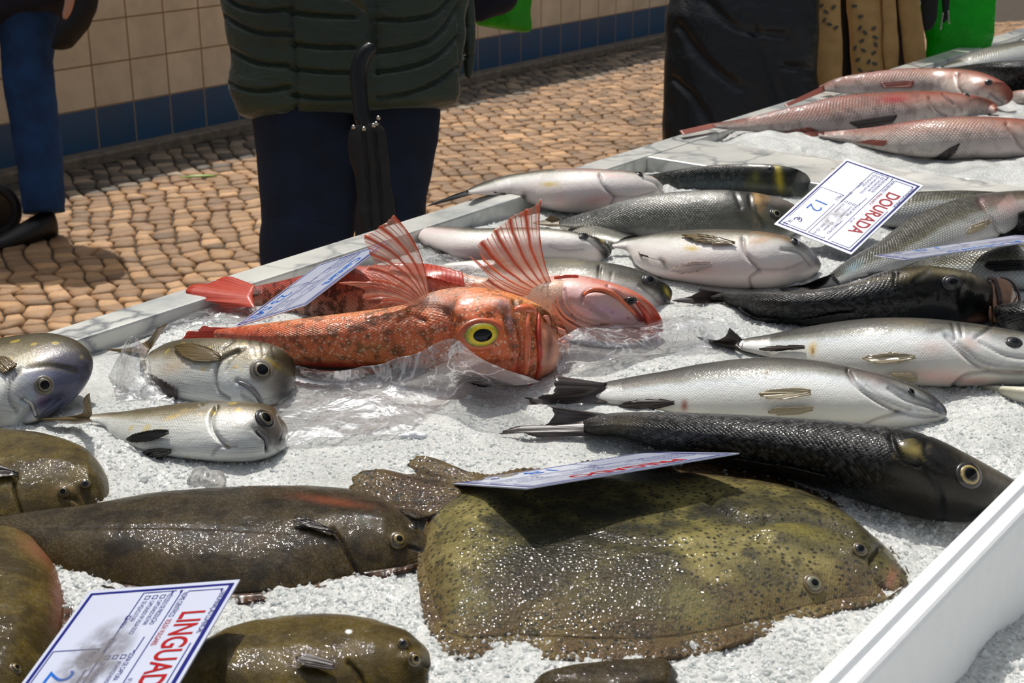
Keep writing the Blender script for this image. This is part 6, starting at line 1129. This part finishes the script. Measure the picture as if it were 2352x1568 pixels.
# -- black coat
ZC = 3.75
p = atd(1700, 200, ZC); t = thing('person', 'person in a long black coat standing beside the marble divider', 'person', (p[0], p[1], 0.))
limb(t, 'coat', [(1565, -620, 1855, -620), (1555, -450, 1870, -450), (1545, -300, 1880, -300), (1540, -150, 1880, -150), (1538, 0, 1876, 0), (1534, 100, 1876, 100), (1530, 200, 1876, 200), (1528, 300, 1872, 300), (1526, 400, 1872, 400), (1530, 520, 1868, 520)], ZC, .55, 'black_coat', .022, 12,
 [([(1560, 60), (1620, 140), (1700, 200)], 9, .012), ([(1720, 40), (1760, 130), (1800, 260)], 9, .012), ([(1545, 180), (1590, 220), (1640, 300)], 7, .012), ([(1620, 0), (1690, 60), (1800, 80)], 9, .012), ([(1715, 150), (1712, 300)], 5, .008), ([(1800, 150), (1860, 160)], 8, .01)], ns=200, nt=120, nzs=6)
c0 = atd(1640, 520, ZC)
for q_, sx_ in ((1640, 1), (1770, 2)):
    c = atd(q_, 500, ZC); leg3(t, 'trousers', [(c[0], c[1], c[2]+.1, .085), (c[0], c[1], .3, .075), (c[0], c[1], .08, .065)], 'black_cloth', seed=sx_); shoe(t, c[0], c[1]-.05, -math.pi/2, .27, 0)
# -- person in the tan shawl
ZT = 3.95
p = atd(2000, 100, ZT); t = thing('person', 'person in a tan wool shawl with grey leaf print beyond the redfish', 'person', (p[0], p[1], 0.))
limb(t, 'trousers', [(1885, -100, 2110, -100), (1890, 60, 2105, 60), (1895, 180, 2100, 180), (1900, 300, 2095, 300), (1905, 420, 2090, 420), (1910, 470, 2085, 470)], ZT+.12, .5, 'grey_cloth', .01, 3, ns=60, nt=50)
for q_ in (1940, 2050):
    c = atd(q_, 440, ZT+.12); leg3(t, 'trouser_leg', [(c[0], c[1], c[2]+.15, .08), (c[0], c[1], .3, .07), (c[0], c[1], .08, .06)], 'grey_cloth', seed=4); shoe(t, c[0], c[1]-.05, -math.pi/2, .26, 0)
limb(t, 'torso', [(1880, -620, 2110, -620), (1870, -450, 2125, -450), (1870, -300, 2125, -300), (1880, -150, 2120, -150), (1885, 0, 2110, 0)], ZT+.1, .5, 'tan', .01, 3, ns=60, nt=50)
folds = [((1872, -300, 1930, -300), (1874, 0, 1932, 0), (1875, 60, 1932, 60), (1874, 130, 1935, 130), (1876, 200, 1936, 196)), ((1940, -300, 2028, -300), (1944, 0, 2026, 0), (1950, 60, 2028, 60), (1954, 130, 2030, 130), (1956, 185, 2032, 180)), ((2022, -300, 2058, -300), (2026, 0, 2058, 0), (2028, 70, 2060, 70), (2030, 160, 2064, 160)), ((2058, -300, 2110, -300), (2060, 0, 2112, 0), (2068, 70, 2120, 60), (2080, 155, 2128, 150))]
sh = None
for i_, fd in enumerate(folds):
    s_ = limb(t, 'shawl_fold', list(fd), ZT-.03+.02*(i_ % 2), .5, 'tan', .006, 30+i_, ns=70, nt=40, nzs=10)
    if i_ == 1: sh = s_
    if i_ == 0: sh0 = s_
limb(t, 'shawl_lining', [(1928, -300, 1948, -300), (1930, 0, 1950, 0), (1932, 100, 1956, 100), (1936, 185, 1958, 185)], ZT+.04, .4, 'black_cloth', 0, ns=30, nt=20)
limb(t, 'shawl_lining', [(2048, -300, 2066, -300), (2052, 0, 2068, 0), (2060, 80, 2078, 80), (2066, 160, 2086, 160)], ZT+.02, .4, 'grey_cloth', 0, ns=30, nt=20)
def leafprint(sf, pts, r, t):
    V = []; Fc = []
    for (x_, y_, a0) in pts:
        Pn = []; n = 10; k = len(V)
        for q in [(x_, y_)]+[(x_+r*math.cos(a0+a), y_+r*math.sin(a0+a)*(1+.1*math.sin(5*a))) for a in np.linspace(-1.25, 1.25, n)]:
            P, N, Z = pick(sf, *q); V.append(atd(q[0], q[1], Z-.004))
        for i in range(1, n): Fc.append((k, k+i, k+i+1))
    mesh('leaf_print', V, Fc, M['print_grey'], t, smooth=False)
leafprint(sh, [(1972, 62, .6), (1990, 72, 2.4), (2005, 62, 1.), (2012, 82, 2.), (1978, 90, 1.2), (1960, 108, .6), (1985, 112, 2.), (2005, 118, 1.), (2015, 100, 2.6), (1968, 134, 1.), (1992, 140, .5), (2010, 142, 1.8), (1962, 10, 1.6), (1976, 34, 1.4), (1978, 158, 2.2), (2000, 162, 1.2)], 8, t)
leafprint(sh0, [(1884, 10, 1.), (1900, 24, 2.2), (1912, 14, .8), (1890, 44, .6), (1906, 52, 1.8), (1918, 60, 1.)], 8, t)
limb(t, 'dark_sleeve', [(2095, -300, 2165, -300), (2100, -150, 2160, -150), (2110, -40, 2156, -40), (2116, 20, 2154, 20), (2118, 50, 2150, 50), (2122, 72, 2140, 68)], ZT-.12, .8, 'black_cloth', .006, 3, ns=60, nt=30)
# -- green bags, second sleeve
ZB = 4.05
b = thing('shopping_bag', 'bright green shopping bag beyond the far end of the counter', 'bag', tuple(atd(2200, 140, ZB)))
limb(b, 'bag_body', [(2140, -120, 2285, -120), (2130, -40, 2284, -40), (2124, 0, 2282, 0), (2124, 60, 2280, 60), (2126, 110, 2276, 100), (2128, 150, 2270, 150), (2135, 230, 2262, 230), (2150, 250, 2250, 250)], ZB, .35, 'green_bag', .02, 5, ns=90, nt=60, nzs=9)
b2 = thing('glove_strap', 'dark strap with pale cord ends hanging in front of the green bag', 'strap', tuple(atd(2170, 50, ZB-.2)))
limb(b2, 'strap', [(2160, -60, 2180, -60), (2162, -10, 2182, -10), (2164, 20, 2180, 20), (2166, 40, 2178, 42), (2164, 50, 2170, 52)], ZB-.2, .5, 'black_cloth', 0, ns=30, nt=16)
for x0_, y0_, x1_, y1_ in ((2166, 30, 2160, 68), (2178, 25, 2180, 55)): limb(b2, 'cord_end', [(x0_-2, y0_, x0_+2, y0_), (x1_-2, y1_, x1_+2, y1_)], ZB-.22, 1., 'metal', 0, ns=10, nt=10)
ZN = 3.5
p = atd(1130, 0, ZN); t = thing('person', 'person in dark blue whose sleeve shows behind the green jacket', 'person', (p[0], p[1], 0.))
limb(t, 'sleeve', [(1040, -420, 1150, -420), (1060, -250, 1170, -250), (1070, -120, 1185, -120), (1080, -30, 1186, -30), (1084, 10, 1180, 10), (1084, 36, 1150, 34), (1086, 50, 1110, 52)], ZN, .8, 'navy', .01, 5, ns=80, nt=50)
limb(t, 'coat', [(860, -420, 1060, -420), (850, -200, 1065, -200), (850, -50, 1060, -50), (850, 60, 1000, 60), (850, 140, 980, 140)], ZN+.1, .5, 'navy', .01, 5, ns=60, nt=40)
for q_ in (872, 915):
    c = atd(q_, 380, ZN+.1); leg3(t, 'jeans', [(c[0], c[1], .78, .075), (c[0], c[1], .45, .065), (c[0], c[1], .08, .055)], 'jeans', seed=5); shoe(t, c[0], c[1]-.05, -math.pi/2, .26, 0)
b = thing('carrier_bag', 'light green plastic bag hanging by the dark blue sleeve', 'bag', tuple(atd(1170, 60, ZN+.1)))
limb(b, 'bag_body', [(1110, -140, 1215, -140), (1100, -60, 1225, -60), (1092, 0, 1224, 0), (1088, 35, 1222, 38), (1100, 58, 1222, 62), (1150, 68, 1216, 72)], ZN+.14, .4, 'green_bag2', .016, 8, ns=70, nt=50, nzs=10)
lf = at(455, 408, .012); V = []; n = 20
for i in range(n):
    f_ = i/(n-1); w_ = .022*math.sin(math.pi*f_)+.0005
    for s_ in (-1, 0, 1): V.append(lf+np.array([.085*(f_-.5)*2*.97+0, .03*(f_-.5)+w_*s_, .006*(1-abs(s_))+.008*math.sin(3*f_)]))
o = mesh('fallen_leaf', V, gfaces(n, 3), M['leaf'], None, loc=lf); solid(o, .001); tag(o, 'green leaf lying on the cobbles near the wall', 'leaf')
for o in bpy.data.objects:
    for k in ('_o', '_sf'):
        if k in o.keys(): del o[k]
